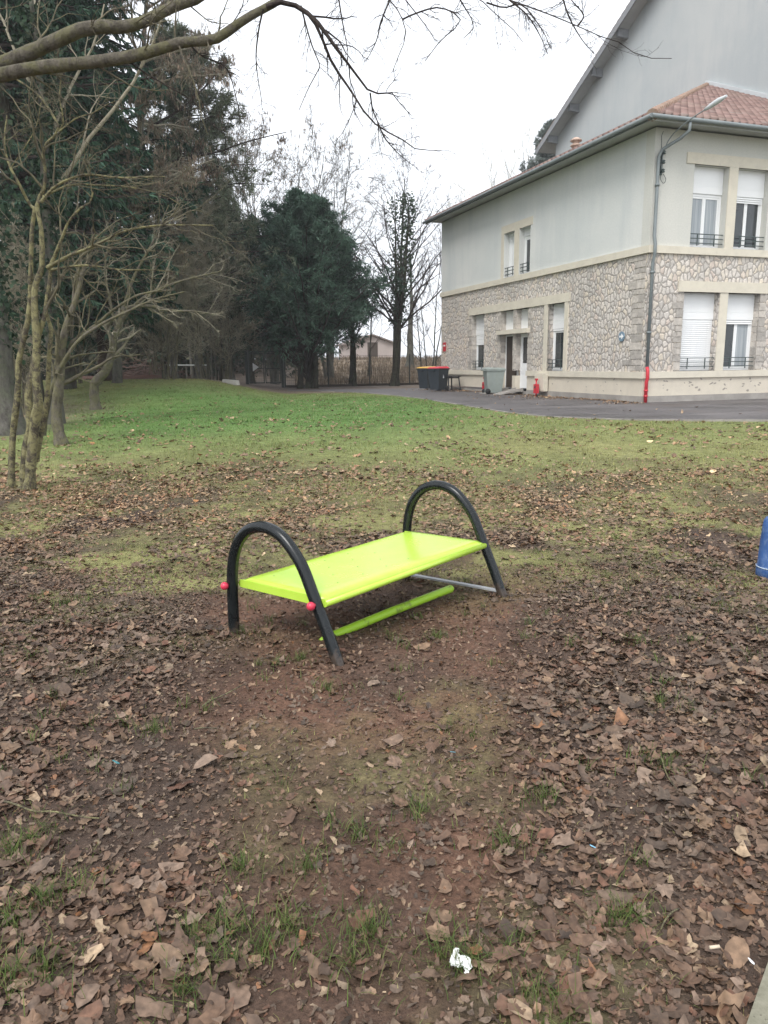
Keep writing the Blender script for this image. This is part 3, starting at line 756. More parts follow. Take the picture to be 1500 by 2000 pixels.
# red and white plate far end
t = place('wall_plate_sign', -0.01, 14.2, 2.22, 'small red and white plate at the far end of the stone wall', 'sign')
mb = MB(); mb.box(-.012, 0, -.16, .16, -.2, .2); mb.build('plate', MAT['red'], t)
mb = MB(); mb.box(-.017, -.0122, -.1, .1, .02, .09); mb.build('white_bar', MAT['white'], t)
# red standpipes
for (yy, lab, xx) in ((5.35, 'red standpipe with box beside the cream meter cabinet', -0.34), (9.2, 'red standpipe with box behind the grey wheelie bin', -0.45)):
    t = place('standpipe', xx, yy, 0.3, lab, 'standpipe', 'red standpipes along the wall')
    mb = MB(); mb.tube([(0, 0, 0), (0, 0, .62)], .028, 10); mb.box(-.03, .03, -.06, .06, .55, .62); mb.build('post', MAT['red'], t)
    mb = MB(); mb.box(-.06, .06, -.09, .09, .1, .42); mb.build('valve_box', MAT['red'], t, .01)
    mb = MB(); mb.box(-.066, -.06, -.04, .03, .28, .36); mb.build('plate', MAT['iron'], t)
# wheelie bins
MAT['bin_dark'] = painted('bin_plastic_dark', (0.028, 0.036, 0.045), .5, .2, 3.0)
MAT['bin_grey'] = painted('bin_plastic_grey', (0.25, 0.285, 0.265), .55, .12, 3.0, .4, (.2, .19, .16), .3)
MAT['lid_red'] = painted('lid_red', (0.55, 0.03, 0.05), .45, .1); MAT['lid_yellow'] = painted('lid_yellow', (0.62, 0.36, 0.06), .5, .15)
MAT['rubber'] = painted('rubber', (0.015, 0.015, 0.016), .7, .2)
def bin_(t, W_, D_, H_, body, lid, lidname, open_=0.0, mark=True):
    mb = MB(); a, b = W_ / 2, D_ / 2; k_ = .8
    mb.hexa([(-a * k_, -b * .72, .05), (a * k_, -b * .72, .05), (a * k_, b * .78, .05), (-a * k_, b * .78, .05), (-a, -b, H_), (a, -b, H_), (a, b, H_), (-a, b, H_)])
    body_o = mb.build('body', body, t, .03)
    mb = MB(); mb.box(-a - .025, a + .025, -b - .025, b + .025, H_ - .05, H_ + .005); mb.box(-a * .3, a * .3, -b - .06, -b, H_ - .12, H_ - .03); mb.build('rim', body, t, .012)
    mb = MB(); mb.hexa([(-a - .03, -b - .04, H_ + .008), (a + .03, -b - .04, H_ + .008), (a + .03, b + .04, H_ + .008 + open_), (-a - .03, b + .04, H_ + .008 + open_), (-a * .85, -b * .8, H_ + .06), (a * .85, -b * .8, H_ + .06), (a * .85, b * .85, H_ + .085 + open_), (-a * .85, b * .85, H_ + .085 + open_)])
    mb.build('lid', lid, t, .015)
    mb = MB(); mb.tube([(-a * .75, b + .09, H_ - .02), (a * .75, b + .09, H_ - .02)], .017, 8); mb.box(-a * .75, -a * .68, b - .02, b + .09, H_ - .05, H_ - .01); mb.box(a * .68, a * .75, b - .02, b + .09, H_ - .05, H_ - .01); mb.build('handle', body, t)
    for s_ in (-1, 1):
        mb = MB(); mb.lathe([(.03, -.03), (.1, -.03), (.105, 0), (.1, .03), (.03, .03)], (s_ * (a * k_ + .03), b * .8, .105), 18, 'x'); mb.build('wheel', MAT['rubber'], t)
    if mark:
        for s_ in (-1, 1):
            mb = MB(); x_ = s_ * a * .915
            mb.prism([(-.035, .56), (.0, .54), (.035, .56), (.03, .62), (.0, .64), (-.03, .62)], 'x', x_ + s_ * .012, x_ + s_ * .016); mb.prism([(-.02, .65), (.02, .65), (0, .7)], 'x', x_ + s_ * .012, x_ + s_ * .016)
            mb.build('recycling_mark', MAT['white'], t)
for (px, py, lab, lid) in ((834, 760.2, 'dark wheelie bin with a yellow lid, half hidden behind the red lidded one', MAT['lid_yellow']), (856, 763.2, 'dark wheelie bin with a red lid next to the black table', MAT['lid_red'])):
    p = onz(px, py, .302)
    t = empty('wheelie_bin', (p[0], p[1], .302), lab, 'bin', 'wheelie bins by the annex', TH + rad(-62))
    bin_(t, .6, .72, .96, MAT['bin_dark'], lid, 'lid')
p = Lw(-.66, 8.0, .302)
t = empty('wheelie_bin', (p[0], p[1], .302), 'grey green wheelie bin with black wheels in front of the doors', 'bin', 'wheelie bins by the annex', TH + rad(78))
bin_(t, .58, .72, .93, MAT['bin_grey'], MAT['bin_grey'], 'lid', 0, False)
# table
p = Lw(-.55, 12.35, .302)
t = empty('table', (p[0], p[1], .302), 'small black table with splayed legs beside the dark bins', 'table', None, TH)
MAT['table_black'] = painted('black_wood', (0.03, 0.029, 0.03), .6, .3, 5)
mb = MB(); mb.box(-.3, .3, -.5, .5, .6, .64); mb.build('tabletop', MAT['table_black'], t, .006)
for a in (-1, 1):
    for b in (-1, 1):
        mb = MB(); mb.bar((a * .24, b * .38, .6), (a * .29, b * .46, 0), .045, .045, (0, 1, 0)); mb.build('leg', MAT['table_black'], t)
mb = MB(); mb.bar((-.24, -.38, .56), (.24, -.38, .56), .03, .06); mb.bar((-.24, .38, .56), (.24, .38, .56), .03, .06); mb.build('apron', MAT['table_black'], t)
# threshold ramps
for (yy, lab) in ((7.1, 'grey ramp plank leading to the white glazed door'), (8.25, 'grey ramp plank leading to the dark brown door')):
    t = place('ramp_plank', 0, yy, 0.3, lab, 'ramp', 'ramp planks at the doors')
    mb = MB(); mb.hexa([(-1.0, -.3, .0), (-1.0, .3, .0), (-.03, .3, .14), (-.03, -.3, .14), (-1.0, -.3, .03), (-1.0, .3, .03), (-.03, .3, .19), (-.03, -.3, .19)]); mb.build('board', MAT['plinth'], t)
    mb = MB()
    for s_ in (-.27, .25): mb.hexa([(-.8, s_, .03), (-.8, s_ + .03, .03), (-.03, s_ + .03, .19), (-.03, s_, .19), (-.8, s_, .07), (-.8, s_ + .03, .07), (-.03, s_ + .03, .25), (-.03, s_, .25)])
    mb.build('rail', MAT['plinth'], t)

# ------------------------------------------------------------------ plant growing tools (batched polylines)
def unit(v): return v / np.maximum(np.linalg.norm(v, axis=-1, keepdims=True), 1e-9)
def resample(P, k):
    P = np.asarray(P, float); d = np.r_[0, np.cumsum(np.linalg.norm(np.diff(P, axis=0), axis=1))]
    s = np.linspace(0, d[-1], k); return np.stack([np.interp(s, d, P[:, i]) for i in range(3)], -1)
def sample(P, t):
    """P (M,N,3), t (M,k) -> points, tangents"""
    Nn = P.shape[1]; x = np.clip(t * (Nn - 1), 0, Nn - 1.001); i = x.astype(int); f = (x - i)[..., None]
    m = np.arange(len(P))[:, None]
    a = P[m, i]; b = P[m, i + 1]; return a * (1 - f) + b * f, unit(b - a)
def grow(rg, P, R, k, t0=0.25, t1=1.0, ang=(35, 65), ratio=(0.35, 0.6), n=6, wig=0.18, trop=(0, 0, 0.25), rr=0.55, rmin=0.004, lmin=0.05, flat=0.0, tgrad=0.6):
    """k side shoots on every polyline"""
    Mn = len(P); L = np.linalg.norm(np.diff(P, axis=1), axis=2).sum(1)
    t = rg.uniform(t0, t1, (Mn, k)); pts, tan = sample(P, t)
    rp = np.take_along_axis(R, np.clip((t * (R.shape[1] - 1)).astype(int), 0, R.shape[1] - 1), 1)
    rnd = rg.normal(size=(Mn, k, 3)); rnd[..., 2] *= (1 - flat)
    perp = unit(rnd - tan * (rnd * tan).sum(-1, keepdims=True))
    a = np.radians(rg.uniform(ang[0], ang[1], (Mn, k)))[..., None]
    d = unit(tan * np.cos(a) + perp * np.sin(a))
    ln = np.maximum(L[:, None] * rg.uniform(ratio[0], ratio[1], (Mn, k)) * (1 - tgrad * (t - t0)), lmin)
    d = d.reshape(-1, 3); pts = pts.reshape(-1, 3); ln = ln.reshape(-1); r0 = np.maximum(np.minimum(rp.reshape(-1) * rr, ln * 0.05 + .002), rmin)
    out = [pts]; cur = pts; trop = np.asarray(trop, float)
    for i in range(n - 1):
        d = unit(d + rg.normal(size=d.shape) * wig + trop * (1.0 / (n - 1)))
        cur = cur + d * (ln / (n - 1))[:, None]; out.append(cur)
    Rn = r0[:, None] * np.linspace(1, 0.35, n)[None]
    return np.stack(out, 1), np.maximum(Rn, rmin * .6)
def tubes_arrays(P, R, sides):
    Mn, Nn, _ = P.shape
    T = unit(np.gradient(P, axis=1)); ref = np.where(np.abs(T[:, :1, 2:3]) < .9, np.array([0, 0, 1.0]), np.array([1.0, 0, 0]))
    nn = unit(ref - T * (T * ref).sum(-1, keepdims=True)); bb = np.cross(T, nn)
    a = np.linspace(0, 2 * np.pi, sides, endpoint=False)
    V = P[:, :, None] + R[:, :, None, None] * (nn[:, :, None] * np.cos(a)[None, None, :, None] + bb[:, :, None] * np.sin(a)[None, None, :, None])
    base = (np.arange(Mn * Nn) * sides).reshape(Mn, Nn)[:, :-1]; k = np.arange(sides); k2 = (k + 1) % sides
    b = base[..., None]
    F = np.stack([b + k, b + k2, b + sides + k2, b + sides + k], -1).reshape(-1, 4)
    return V.reshape(-1, 3), F
def tube_obj(name, sets, mat, parent):
    """sets: list of (P,R,sides)"""
    Vs = []; Fs = []; off = 0
    for P, R, s in sets:
        P = np.asarray(P, float); R = np.asarray(R, float)
        if s >= 7:                     # knobbly: resample finely and let the girth wander
            kk = 44; P = np.stack([resample(p, kk) for p in P]); R = np.stack([np.interp(np.linspace(0, 1, kk), np.linspace(0, 1, len(r)), r) for r in R])
            rk = np.random.default_rng(len(name) + kk); R = R * (1 + .045 * rk.normal(size=R.shape)) * np.linspace(1.0, 1, kk); R[:, 0] *= 1.25; R[:, 1] *= 1.1
        V, F = tubes_arrays(P, R, s); Vs.append(V); Fs.append(F + off); off += len(V)
    return np_mesh(name, np.concatenate(Vs), [np.concatenate(Fs)], mat, parent, smooth=True, world=True)
def kites(rg, pts, dirs, ln, wd):
    """flat little sprays: base, side, tip, side; returns V,F (quads)"""
    m = len(pts); dirs = unit(dirs); rnd = rg.normal(size=(m, 3)); sd_ = unit(np.cross(dirs, rnd))
    up = np.cross(sd_, dirs)
    ln = np.broadcast_to(ln, m)[:, None]; wd = np.broadcast_to(wd, m)[:, None]
    V = np.stack([pts, pts + dirs * ln * .45 + sd_ * wd * .5 + up * wd * .18, pts + dirs * ln, pts + dirs * ln * .45 - sd_ * wd * .5 + up * wd * .18], 1)
    return V.reshape(-1, 3), np.arange(m * 4).reshape(m, 4)
def sprays(rg, P, per, ln, wd, spread=0.7, droop=0.3, t0=0.1):
    t = rg.uniform(t0, 1, (len(P), per)); pts, tan = sample(P, t); pts = pts.reshape(-1, 3); tan = tan.reshape(-1, 3)
    d = tan + rg.normal(size=pts.shape) * spread + np.array([0, 0, -droop]); m = len(pts)
    return kites(rg, pts, d, rg.uniform(ln * .6, ln * 1.3, m), rg.uniform(wd * .6, wd * 1.3, m)) + (pts,)
def leafcol(rg, m, cols, rep=4, jit=0.25):
    cols = np.asarray(cols); c = cols[rg.integers(0, len(cols), m)] * (1 + rg.normal(size=(m, 1)) * jit).clip(.45, 1.7)
    return np.repeat(c, rep, 0)
def trace(pts, Y, k=12, jit=0.0, seed=0, dY=0.0):
    """pixel polyline stood up at depth Y, wandering by jit metres in depth"""
    rg = np.random.default_rng(seed); ys = Y + np.linspace(0, dY, len(pts)) + np.cumsum(rg.normal(size=len(pts))) * jit
    W = np.array([at(x, y, yy) for (x, y), yy in zip(pts, ys)]); return resample(catmull(W, 5), k)
def taper(k, r0, r1, p=1.0): return r1 + (r0 - r1) * (1 - np.linspace(0, 1, k) ** p)
def stem(base, top, k, rg, wig):
    t = np.linspace(0, 1, k)[:, None]; P = np.asarray(base)[None] * (1 - t) + np.asarray(top)[None] * t
    P[1:-1] += np.cumsum(rg.normal(size=(k - 2, 3)) * wig, 0) * np.array([1, 1, .2]); return P
def gpt(px, Y, sink=0.05):
    p = at(px, 715, Y); return np.array([p[0], p[1], float(ground_h(p[0], p[1])) - sink])
def tree_root(name, p, label, cat='tree', group=None): return empty(name, (float(p[0]), float(p[1]), float(p[2])), label, cat, group)

# ------------------------------------------------------------------ the lichen covered multi-stem shrub in front, left
YT = 9.3
root = tree_root('lichened_tree', onz(42, 950, .06), 'nearest multi stemmed bare tree with yellow lichen on its bark at left', 'tree')
S = {}
S['A'] = (trace([(22, 955), (23, 900), (25, 850), (35, 767), (37, 700), (50, 650), (58, 600), (60, 550), (62, 450), (69, 405)], YT, 16, .02, 1), 0.062, 0.030)
S['B'] = (trace([(58, 962), (62, 880), (72, 800), (76, 783), (69, 733), (73, 667), (68, 620), (68, 560), (82, 523), (81, 450), (72, 405)], YT - .15, 16, .02, 2), 0.095, 0.030)
S['B2'] = (trace([(45, 958), (50, 880), (60, 830), (55, 770), (66, 720), (70, 680)], YT - .1, 10, .02, 12), 0.075, 0.05)
S['C'] = (trace([(72, 665), (80, 640), (88, 610), (98, 543), (98, 517), (107, 500), (127, 450), (132, 437), (153, 409), (177, 395), (182, 374)], YT - .1, 16, .03, 3), 0.045, 0.012)
S['D'] = (trace([(92, 523), (133, 500), (167, 487), (208, 468), (243, 451), (312, 440), (416, 440)], YT - .2, 14, .05, 4), 0.03, 0.006)
S['E'] = (trace([(100, 527), (167, 518), (233, 527), (300, 527), (360, 533)], YT - .1, 12, .05, 5), 0.022, 0.005)
S['F'] = (trace([(69, 408), (57, 398), (38, 360), (21, 329), (10, 295), (9, 263), (14, 225)], YT, 12, .04, 6), 0.027, 0.010)
S['G'] = (trace([(72, 408), (75, 388), (87, 367), (88, 329), (85, 288), (114, 258), (110, 238), (83, 194), (45, 163), (0, 137)], YT - .1, 16, .04, 7), 0.03, 0.010)
S['H'] = (trace([(114, 258), (125, 235), (115, 190), (120, 150), (112, 95)], YT - .1, 8, .04, 8), 0.014, 0.005)
S['I'] = (trace([(114, 258), (150, 230), (180, 222), (210, 203), (232, 196)], YT - .2, 8, .04, 9), 0.013, 0.005)
S['J'] = (trace([(80, 395), (104, 367), (130, 352), (163, 341), (198, 343), (236, 347), (322, 345)], YT - .2, 14, .05, 10), 0.024, 0.006)
S['K'] = (trace([(83, 385), (139, 360), (190, 362), (243, 364), (312, 378), (350, 398)], YT + .1, 12, .05, 11), 0.018, 0.005)
S['L'] = (trace([(20, 330), (40, 300), (70, 250), (80, 200)], YT + .2, 8, .04, 13), 0.012, 0.005)
S['M'] = (trace([(90, 610), (100, 640), (96, 700), (92, 780), (78, 860), (70, 900)][::-1], YT + .1, 10, .02, 14), 0.05, 0.03)
main = [(p[None], taper(len(p), a * .72, b * .75)[None], 9) for p, a, b in S.values()]
tube_obj('trunk', main, MAT['lichen_bark'], root)
rg = np.random.default_rng(21)
P0 = np.stack([resample(S[q][0], 12) for q in 'CDEFGHIJKL']); R0 = np.stack([taper(12, S[q][1], S[q][2]) for q in 'CDEFGHIJKL'])
P1, R1 = grow(rg, P0, R0, 9, .12, 1, (25, 65), (.3, .7), 8, .2, (.15, 0, .1), .5, .0036, .35)
P2, R2 = grow(rg, P1, R1, 4, .15, 1, (25, 60), (.3, .6), 7, .22, (.08, 0, .06), .6, .0026, .15)
P3, R3 = grow(rg, P2, R2, 3, .2, 1, (25, 55), (.3, .6), 5, .25, (0, 0, .05), .7, .0018, .08)
tube_obj('crown', [(P1, R1, 5), (P2, R2, 4), (P3, R3, 3)], MAT['twig'], root)

# second and third small leaning trees further back
def leaning(name, base, stems, Y, label, seed, k1=8, mat='moss_bark', twig='twig', r3=.004):
    root = tree_root(name, base, label); rg = np.random.default_rng(seed)
    tr = [(trace(s[0], Y + rg.normal() * .15, 14, .04, seed + i), s[1], s[2]) for i, s in enumerate(stems)]
    tube_obj('trunk', [(p[None], taper(14, a, b)[None], 8) for p, a, b in tr], MAT[mat], root)
    P = np.stack([t[0] for t in tr]); R = np.stack([taper(14, t[1], t[2]) for t in tr])
    P1, R1 = grow(rg, P, R, k1, .3, 1, (25, 65), (.2, .45), 7, .2, (.15, 0, .2), .5, r3)
    P2, R2 = grow(rg, P1, R1, 4, .15, 1, (25, 60), (.3, .55), 6, .22, (.1, 0, .12), .6, r3 * .8)
    P3, R3 = grow(rg, P2, R2, 3, .2, 1, (25, 60), (.35, .6), 5, .25, (0, 0, .05), .7, r3 * .65)
    tube_obj('crown', [(P1, R1, 4), (P2, R2, 3), (P3, R3, 3)], MAT[twig], root)
    return root
leaning('leaning_tree', onz(118, 862, .18), [
    ([(120, 868), (112, 830), (110, 800), (117, 740), (120, 690), (128, 640), (150, 580), (165, 520)], .11, .03),
    ([(84, 850), (92, 800), (104, 750), (112, 728), (137, 690), (142, 660), (173, 647), (207, 617), (233, 597), (277, 573), (333, 567)], .045, .014),
    ([(108, 735), (115, 690), (135, 640), (150, 560), (160, 470)], .05, .012),
    ([(112, 728), (150, 668), (200, 632), (250, 608), (300, 585), (360, 570)], .035, .01),
    ([(140, 660), (142, 610), (148, 540), (172, 480), (230, 430)], .03, .01)], 13.0, 'dark stemmed leaning tree just behind the lichen covered tree', 31)
leaning('leaning_tree', onz(186, 797, .5), [
    ([(187, 800), (184, 750), (206, 727), (220, 683), (228, 645), (245, 600)], .13, .05),
    ([(206, 640), (240, 605), (287, 597), (337, 607), (380, 608), (417, 613)], .06, .012),
    ([(228, 645), (250, 610), (290, 575), (350, 550), (430, 530)], .05, .012),
    ([(240, 605), (262, 540), (300, 470), (330, 400)], .045, .012),
    ([(228, 645), (215, 590), (205, 520), (220, 440)], .04, .012)], 18.0, 'short crooked tree arching to the right over the lawn', 41, 10, 'moss_bark', 'brown_twig', .005)

# ------------------------------------------------------------------ big limbs reaching in from the tree beside the camera
YO = 6.6
tb = at(-330, 700, YO); root = tree_root('overhanging_tree', (tb[0], tb[1], 0), 'large bare tree whose mossy limbs reach across the top of the sky', 'tree')
rg = np.random.default_rng(51)
trunk = np.array([[tb[0], tb[1], -.1], [tb[0] - .02, tb[1], 1.0], [tb[0] + .03, tb[1], 2.2], [tb[0] + .1, tb[1] - .03, 3.4], [tb[0] + .15, tb[1], 4.6], [tb[0] + .1, tb[1], 6.0], [tb[0] + .2, tb[1], 7.6], [tb[0] + .3, tb[1], 9.2]])
l1 = [(-180, 215), (-90, 168), (0, 147), (69, 133), (173, 122), (243, 113), (312, 96), (364, 80), (409, 82), (440, 66), (470, 42), (514, 18), (545, 0), (580, -60), (640, -120)]
l2 = [(-170, 200), (-80, 150), (0, 126), (52, 106), (132, 69), (180, 52), (243, 54), (295, 36), (333, 14), (385, -2), (460, -60), (520, -130)]
LIMB = [(trace(l1, YO, 26, .03, 52), .072, .024), (trace(l2, YO + .1, 22, .03, 53), .078, .030)]
LIMB[0][0][0] = trunk[3] + [0, 0, .1]; LIMB[1][0][0] = trunk[4] * .6 + trunk[3] * .4
tube_obj('trunk', [(resample(trunk, 14)[None], taper(14, .24, .1)[None], 14)] + [(p[None], taper(len(p), a, b)[None], 10) for p, a, b in LIMB], MAT['moss_bark'], root)
BR = [
    [(520, 14), (536, 5), (571, 8), (615, 38), (653, 89), (690, 138), (723, 180), (745, 182), (775, 183), (783, 205), (803, 225)],
    [(600, 25), (622, 57), (647, 120), (679, 168), (700, 200), (723, 234), (761, 260), (790, 275), (812, 291), (862, 294)],
    [(588, 12), (593, 32), (608, 85), (622, 120), (625, 130), (603, 171), (584, 215)],
    [(723, 182), (728, 215), (738, 240), (740, 275), (745, 300)], [(738, 240), (752, 270), (778, 300), (800, 318)],
    [(580, -60), (700, -40), (761, 0), (786, 38), (793, 70), (780, 105), (767, 139)],
    [(640, -120), (740, -60), (800, 10), (835, 55), (850, 80)], [(700, -50), (850, -40), (938, 0), (970, 30), (1002, 57), (1021, 82)],
    [(850, -40), (940, -20), (995, 0), (1065, 25), (1128, 51), (1192, 79), (1223, 85), (1249, 111), (1312, 114)],
    [(995, 0), (1030, 30), (1055, 70), (1070, 105)], [(786, 38), (815, 25), (860, 15), (900, 40), (860, 80), (830, 120)],
    [(1128, 51), (1140, 30), (1120, 5), (1100, -20)], [(1095, -20), (1110, 30), (1135, 75), (1160, 105)],
    [(400, 78), (440, 60), (470, 20), (480, -20)], [(364, 80), (395, 110), (440, 130), (460, 185), (470, 240)], [(243, 113), (280, 140), (330, 170), (380, 200), (420, 250)],
    [(514, 18), (505, 60), (500, 120), (510, 190), (512, 215)], [(761, 0), (745, 40), (735, 80), (715, 120)], [(653, -60), (665, 20), (672, 60), (680, 105), (676, 130)],
    [(880, -30), (905, 10), (925, 50), (905, 75)], [(950, 5), (985, 15), (1020, 10), (1060, 60), (1075, 95)]]
P0 = np.stack([trace(b, YO + .12 * math.sin(i), 14, .05, 60 + i) for i, b in enumerate(BR)])
RB = np.stack([taper(14, {0: .022, 1: .014}.get(i, .0075), .0026) for i in range(len(BR))])
P1, R1 = grow(rg, P0, RB, 13, .12, 1, (25, 60), (.12, .34), 8, .2, (.05, 0, -.3), .5, .0019, .15)
P2, R2 = grow(rg, P1, R1, 6, .15, 1, (25, 60), (.25, .5), 5, .22, (0, 0, -.05), .6, .0014, .05)
bp, bt = sample(P2, np.ones((len(P2), 1)) * .99); Vb, Fb = None, None
tube_obj('crown', [(P0, RB, 6), (P1, R1, 4), (P2, R2, 3)], MAT['dark_twig'], root)
PL = np.stack([resample(p, 14) for p, a, b in LIMB]); RL = np.stack([taper(14, .05, .02)] * 2)
P1, R1 = grow(rg, PL, RL, 12, .1, .8, (40, 80), (.08, .25), 7, .2, (.1, 0, -.1), .25, .003)
P2, R2 = grow(rg, P1, R1, 5, .2, 1, (25, 60), (.3, .5), 5, .22, (0, 0, 0), .6, .002)
tube_obj('twigs', [(P1, R1, 4), (P2, R2, 3)], MAT['twig'], root)

# ------------------------------------------------------------------ evergreens
def spruce(px, Y, H, rad_, z_low, label, seed, cols, r_tr=.28, mat='red_bark', nb=230, per=26, group=None, arms=()):
    rg = np.random.default_rng(seed); b = gpt(px, Y); root = tree_root('spruce', b, label, 'tree', group)
    k = 12; tr = stem(b, b + [rg.normal() * .2, 0, H], k, rg, .03)
    tube_obj('trunk', [(tr[None], taper(k, r_tr, .03)[None], 12)], MAT[mat], root)
    u = np.sort(rg.random(nb)); z = z_low + (H - z_low - .3) * u; az = rg.uniform(0, 2 * np.pi, nb)
    ln = rad_ * (1 - (z - z_low) / (H - z_low)) ** .75 * rg.uniform(.55, 1.1, nb) + .3
    for j, (pa, pz, pl) in enumerate(arms): az[j] = pa; z[j] = pz; ln[j] = pl
    n_ = 9; s = np.linspace(0, 1, n_)
    dirs = np.stack([np.cos(az), np.sin(az)], -1)
    P = np.zeros((nb, n_, 3)); tz = (z / H) * (k - 1)
    P[..., :2] = (b[:2] + (tr[np.clip(tz.astype(int), 0, k - 1), :2] - b[:2]))[:, None] + dirs[:, None] * (ln[:, None] * s)[..., None]
    sag = rg.uniform(.25, .45, nb)
    P[..., 2] = b[2] + z[:, None] + ln[:, None] * (.05 * s - sag[:, None] * s ** 1.3 + .16 * s ** 3)
    P[:, 1:] += np.cumsum(rg.normal(size=(nb, n_ - 1, 3)) * .04, 1)
    R = np.maximum(.012 + .012 * ln, .01)[:, None] * np.linspace(1, .25, n_)[None]
    Q, QR = grow(rg, P, R, 9, .15, 1, (50, 80), (.12, .3), 5, .12, (0, 0, -.7), .4, .004, .25, .9, .5)
    crown = tube_obj('branches', [(P, R, 5), (Q, QR, 3)], MAT['dark_twig'], root)
    V1, F1, p1 = sprays(rg, Q, int(per * 1.5), .22, .07, .45, .9); V2, F2, p2 = sprays(rg, P, per * 3, .28, .075, .5, .8, .2)
    c = np.concatenate([leafcol(rg, len(p1), cols), leafcol(rg, len(p2), cols)])
    np_mesh('crown', np.concatenate([V1, V2]), [np.concatenate([F1, F2 + len(V1)])], MAT['needles'], root, col=c, world=True)
    return root
SPR = [(.032, .070, .042), (.042, .088, .052), (.052, .100, .060), (.036, .078, .054)]
spruce(205, 30.5, 36, 4.3, 2.8, 'tall dark spruce with drooping boughs and a reddish trunk', 71, SPR, .24, 'red_bark', 460, 20, 'spruces on the left')
spruce(60, 23.5, 30, 4.4, 3.0, 'tall dark spruce at the left edge behind the lichen covered tree', 72, SPR, .26, 'dark_bark', 430, 20, 'spruces on the left',
       [(-.25, 9.3, 4.4), (-.1, 9.1, 4.2), (-.35, 6.6, 4.6), (-.15, 6.4, 4.5), (.1, 7.8, 4.0)])

spruce(132, 27, 33, 4.2, 2.6, 'dark spruce standing between the other two spruces', 73, SPR, .2, 'dark_bark', 430, 20, 'spruces on the left')
def clumps(pts, seed): return (.55 + .9 * fnoise(pts[:, 0] * 1.0 + pts[:, 1] * .6, pts[:, 2] * 1.1 - pts[:, 1] * .5, .8, seed))[:, None].repeat(4, 0)
def broad_evergreen(name, px, Y, H, label, seed, cols, stems, crown_fn, nlimb, mat='dark_bark', spray=(.17, .045), per=9, group=None, up=.35, dens=(7, 6)):
    """stems: (dx, radius); crown_fn(h 0..1)-> radius"""
    rg = np.random.default_rng(seed); b = gpt(px, Y); root = tree_root(name, b, label, 'tree', group); T = []
    for dx, r_ in stems:
        p = stem(b + [dx, rg.normal() * .15, 0], b + [dx * 1.8 + rg.normal() * .2, rg.normal() * .3, H * rg.uniform(.75, .95)], 12, rg, .05); T.append((p[None], taper(12, r_, .02)[None], 10))
    tube_obj('trunk', T, MAT[mat], root)
    u = rg.uniform(.0, 1, nlimb) ** .9; z0 = crown_fn.z0; zz = z0 + (H - z0) * u; az = rg.uniform(0, 2 * np.pi, nlimb); n_ = 8; s = np.linspace(0, 1, n_)
    rr = np.array([crown_fn(x) for x in u]) * rg.uniform(.45, 1.16, nlimb) * (1 + .18 * np.sin(az * 3 + seed))
    P = np.zeros((nlimb, n_, 3)); d = np.stack([np.cos(az), np.sin(az)], -1)
    P[..., :2] = b[:2] + d[:, None] * (rr[:, None] * s)[..., None]
    rise = rr * up; P[..., 2] = b[2] + (zz - rise)[:, None] + rise[:, None] * s ** .8 + .0
    P[:, 1:] += np.cumsum(rg.normal(size=(nlimb, n_ - 1, 3)) * .06, 1)
    R = (.01 + .012 * rr)[:, None] * np.linspace(1, .3, n_)[None]
    P1, R1 = grow(rg, P, R, dens[0], .25, 1, (30, 65), (.2, .42), 6, .18, (0, 0, -.05), .5, .006, .25)
    P2, R2 = grow(rg, P1, R1, dens[1], .1, 1, (30, 70), (.3, .6), 5, .2, (0, 0, -.25), .5, .004, .15)
    tube_obj('branches', [(P, R, 5), (P1, R1, 3)], MAT['dark_twig'], root)
    V, F, p = sprays(rg, P2, per, spray[0], spray[1], .6, .25)
    V2, F2, p2 = sprays(rg, P1, per, spray[0], spray[1], .7, .2)
    np_mesh('crown', np.concatenate([V, V2]), [np.concatenate([F, F2 + len(V)])], MAT['needles'], root, col=np.concatenate([leafcol(rg, len(p), cols), leafcol(rg, len(p2), cols)]) * clumps(np.concatenate([p, p2]), seed + 500), world=True)
    return root
def yewf(u): return 4.1 * (1 - abs(u - .28) ** 1.5 * 1.42) if u > .28 else 4.0 * (.85 + .15 * u / .28)
yewf.z0 = 3.4
YEW = [(.054, .100, .070), (.070, .122, .084), (.088, .142, .100), (.046, .086, .062)]
broad_evergreen('yew_tree', 602, 39, 9.3, 'broad dark green yew beside the gate in the fence', 81, YEW, [(-.45, .16), (.0, .2), (.3, .17), (.12, .13)], yewf, 300, 'dark_bark', (.27, .042), 10, None, .75)
def sidef(u): return 2.3 * (1 - u * .75)
sidef.z0 = 2.4
broad_evergreen('yew_tree', 488, 43, 8.6, 'narrower dark evergreen standing left of the broad yew', 82, [(.028, .05, .036), (.045, .07, .045)], [(0, .14), (.2, .1)], sidef, 90, 'dark_bark', (.2, .055), 8)
def pinef(u): return 3.9 * (1 - .7 * u)
pinef.z0 = 3.5
PIN = [(.13, .165, .105), (.16, .19, .12), (.165, .185, .125), (.155, .16, .11)]
broad_evergreen('pine_tree', 392, 37, 15.6, 'grey green pine with an airy crown beside the dark spruce', 83, PIN, [(0, .2)], pinef, 190, 'grey_bark', (.28, .036), 12, None, .1, (6, 5))
def pine2(u): return 2.2 * (1 - .8 * u)
pine2.z0 = 2.5
broad_evergreen('pine_tree', 455, 46, 10.5, 'low olive green pine between the airy pine and the yews', 84, PIN, [(0, .15)], pine2, 80, 'grey_bark', (.24, .04), 8, None, .1, (6, 5))
def conf(u): return 4.6 * (1 - .75 * max(0, u - .5) / .5) * (.75 + .25 * math.sin(u * 55))
conf.z0 = 8.0
broad_evergreen('conifer', 1068, 76, 21.5, 'dark conifer showing above the annex roof against the gable', 85, [(.10, .125, .11), (.14, .165, .145)], [(0, .3)], conf, 230, 'dark_bark', (.4, .08), 7, None, .4)  # distance haze painted in: needle colours lightened

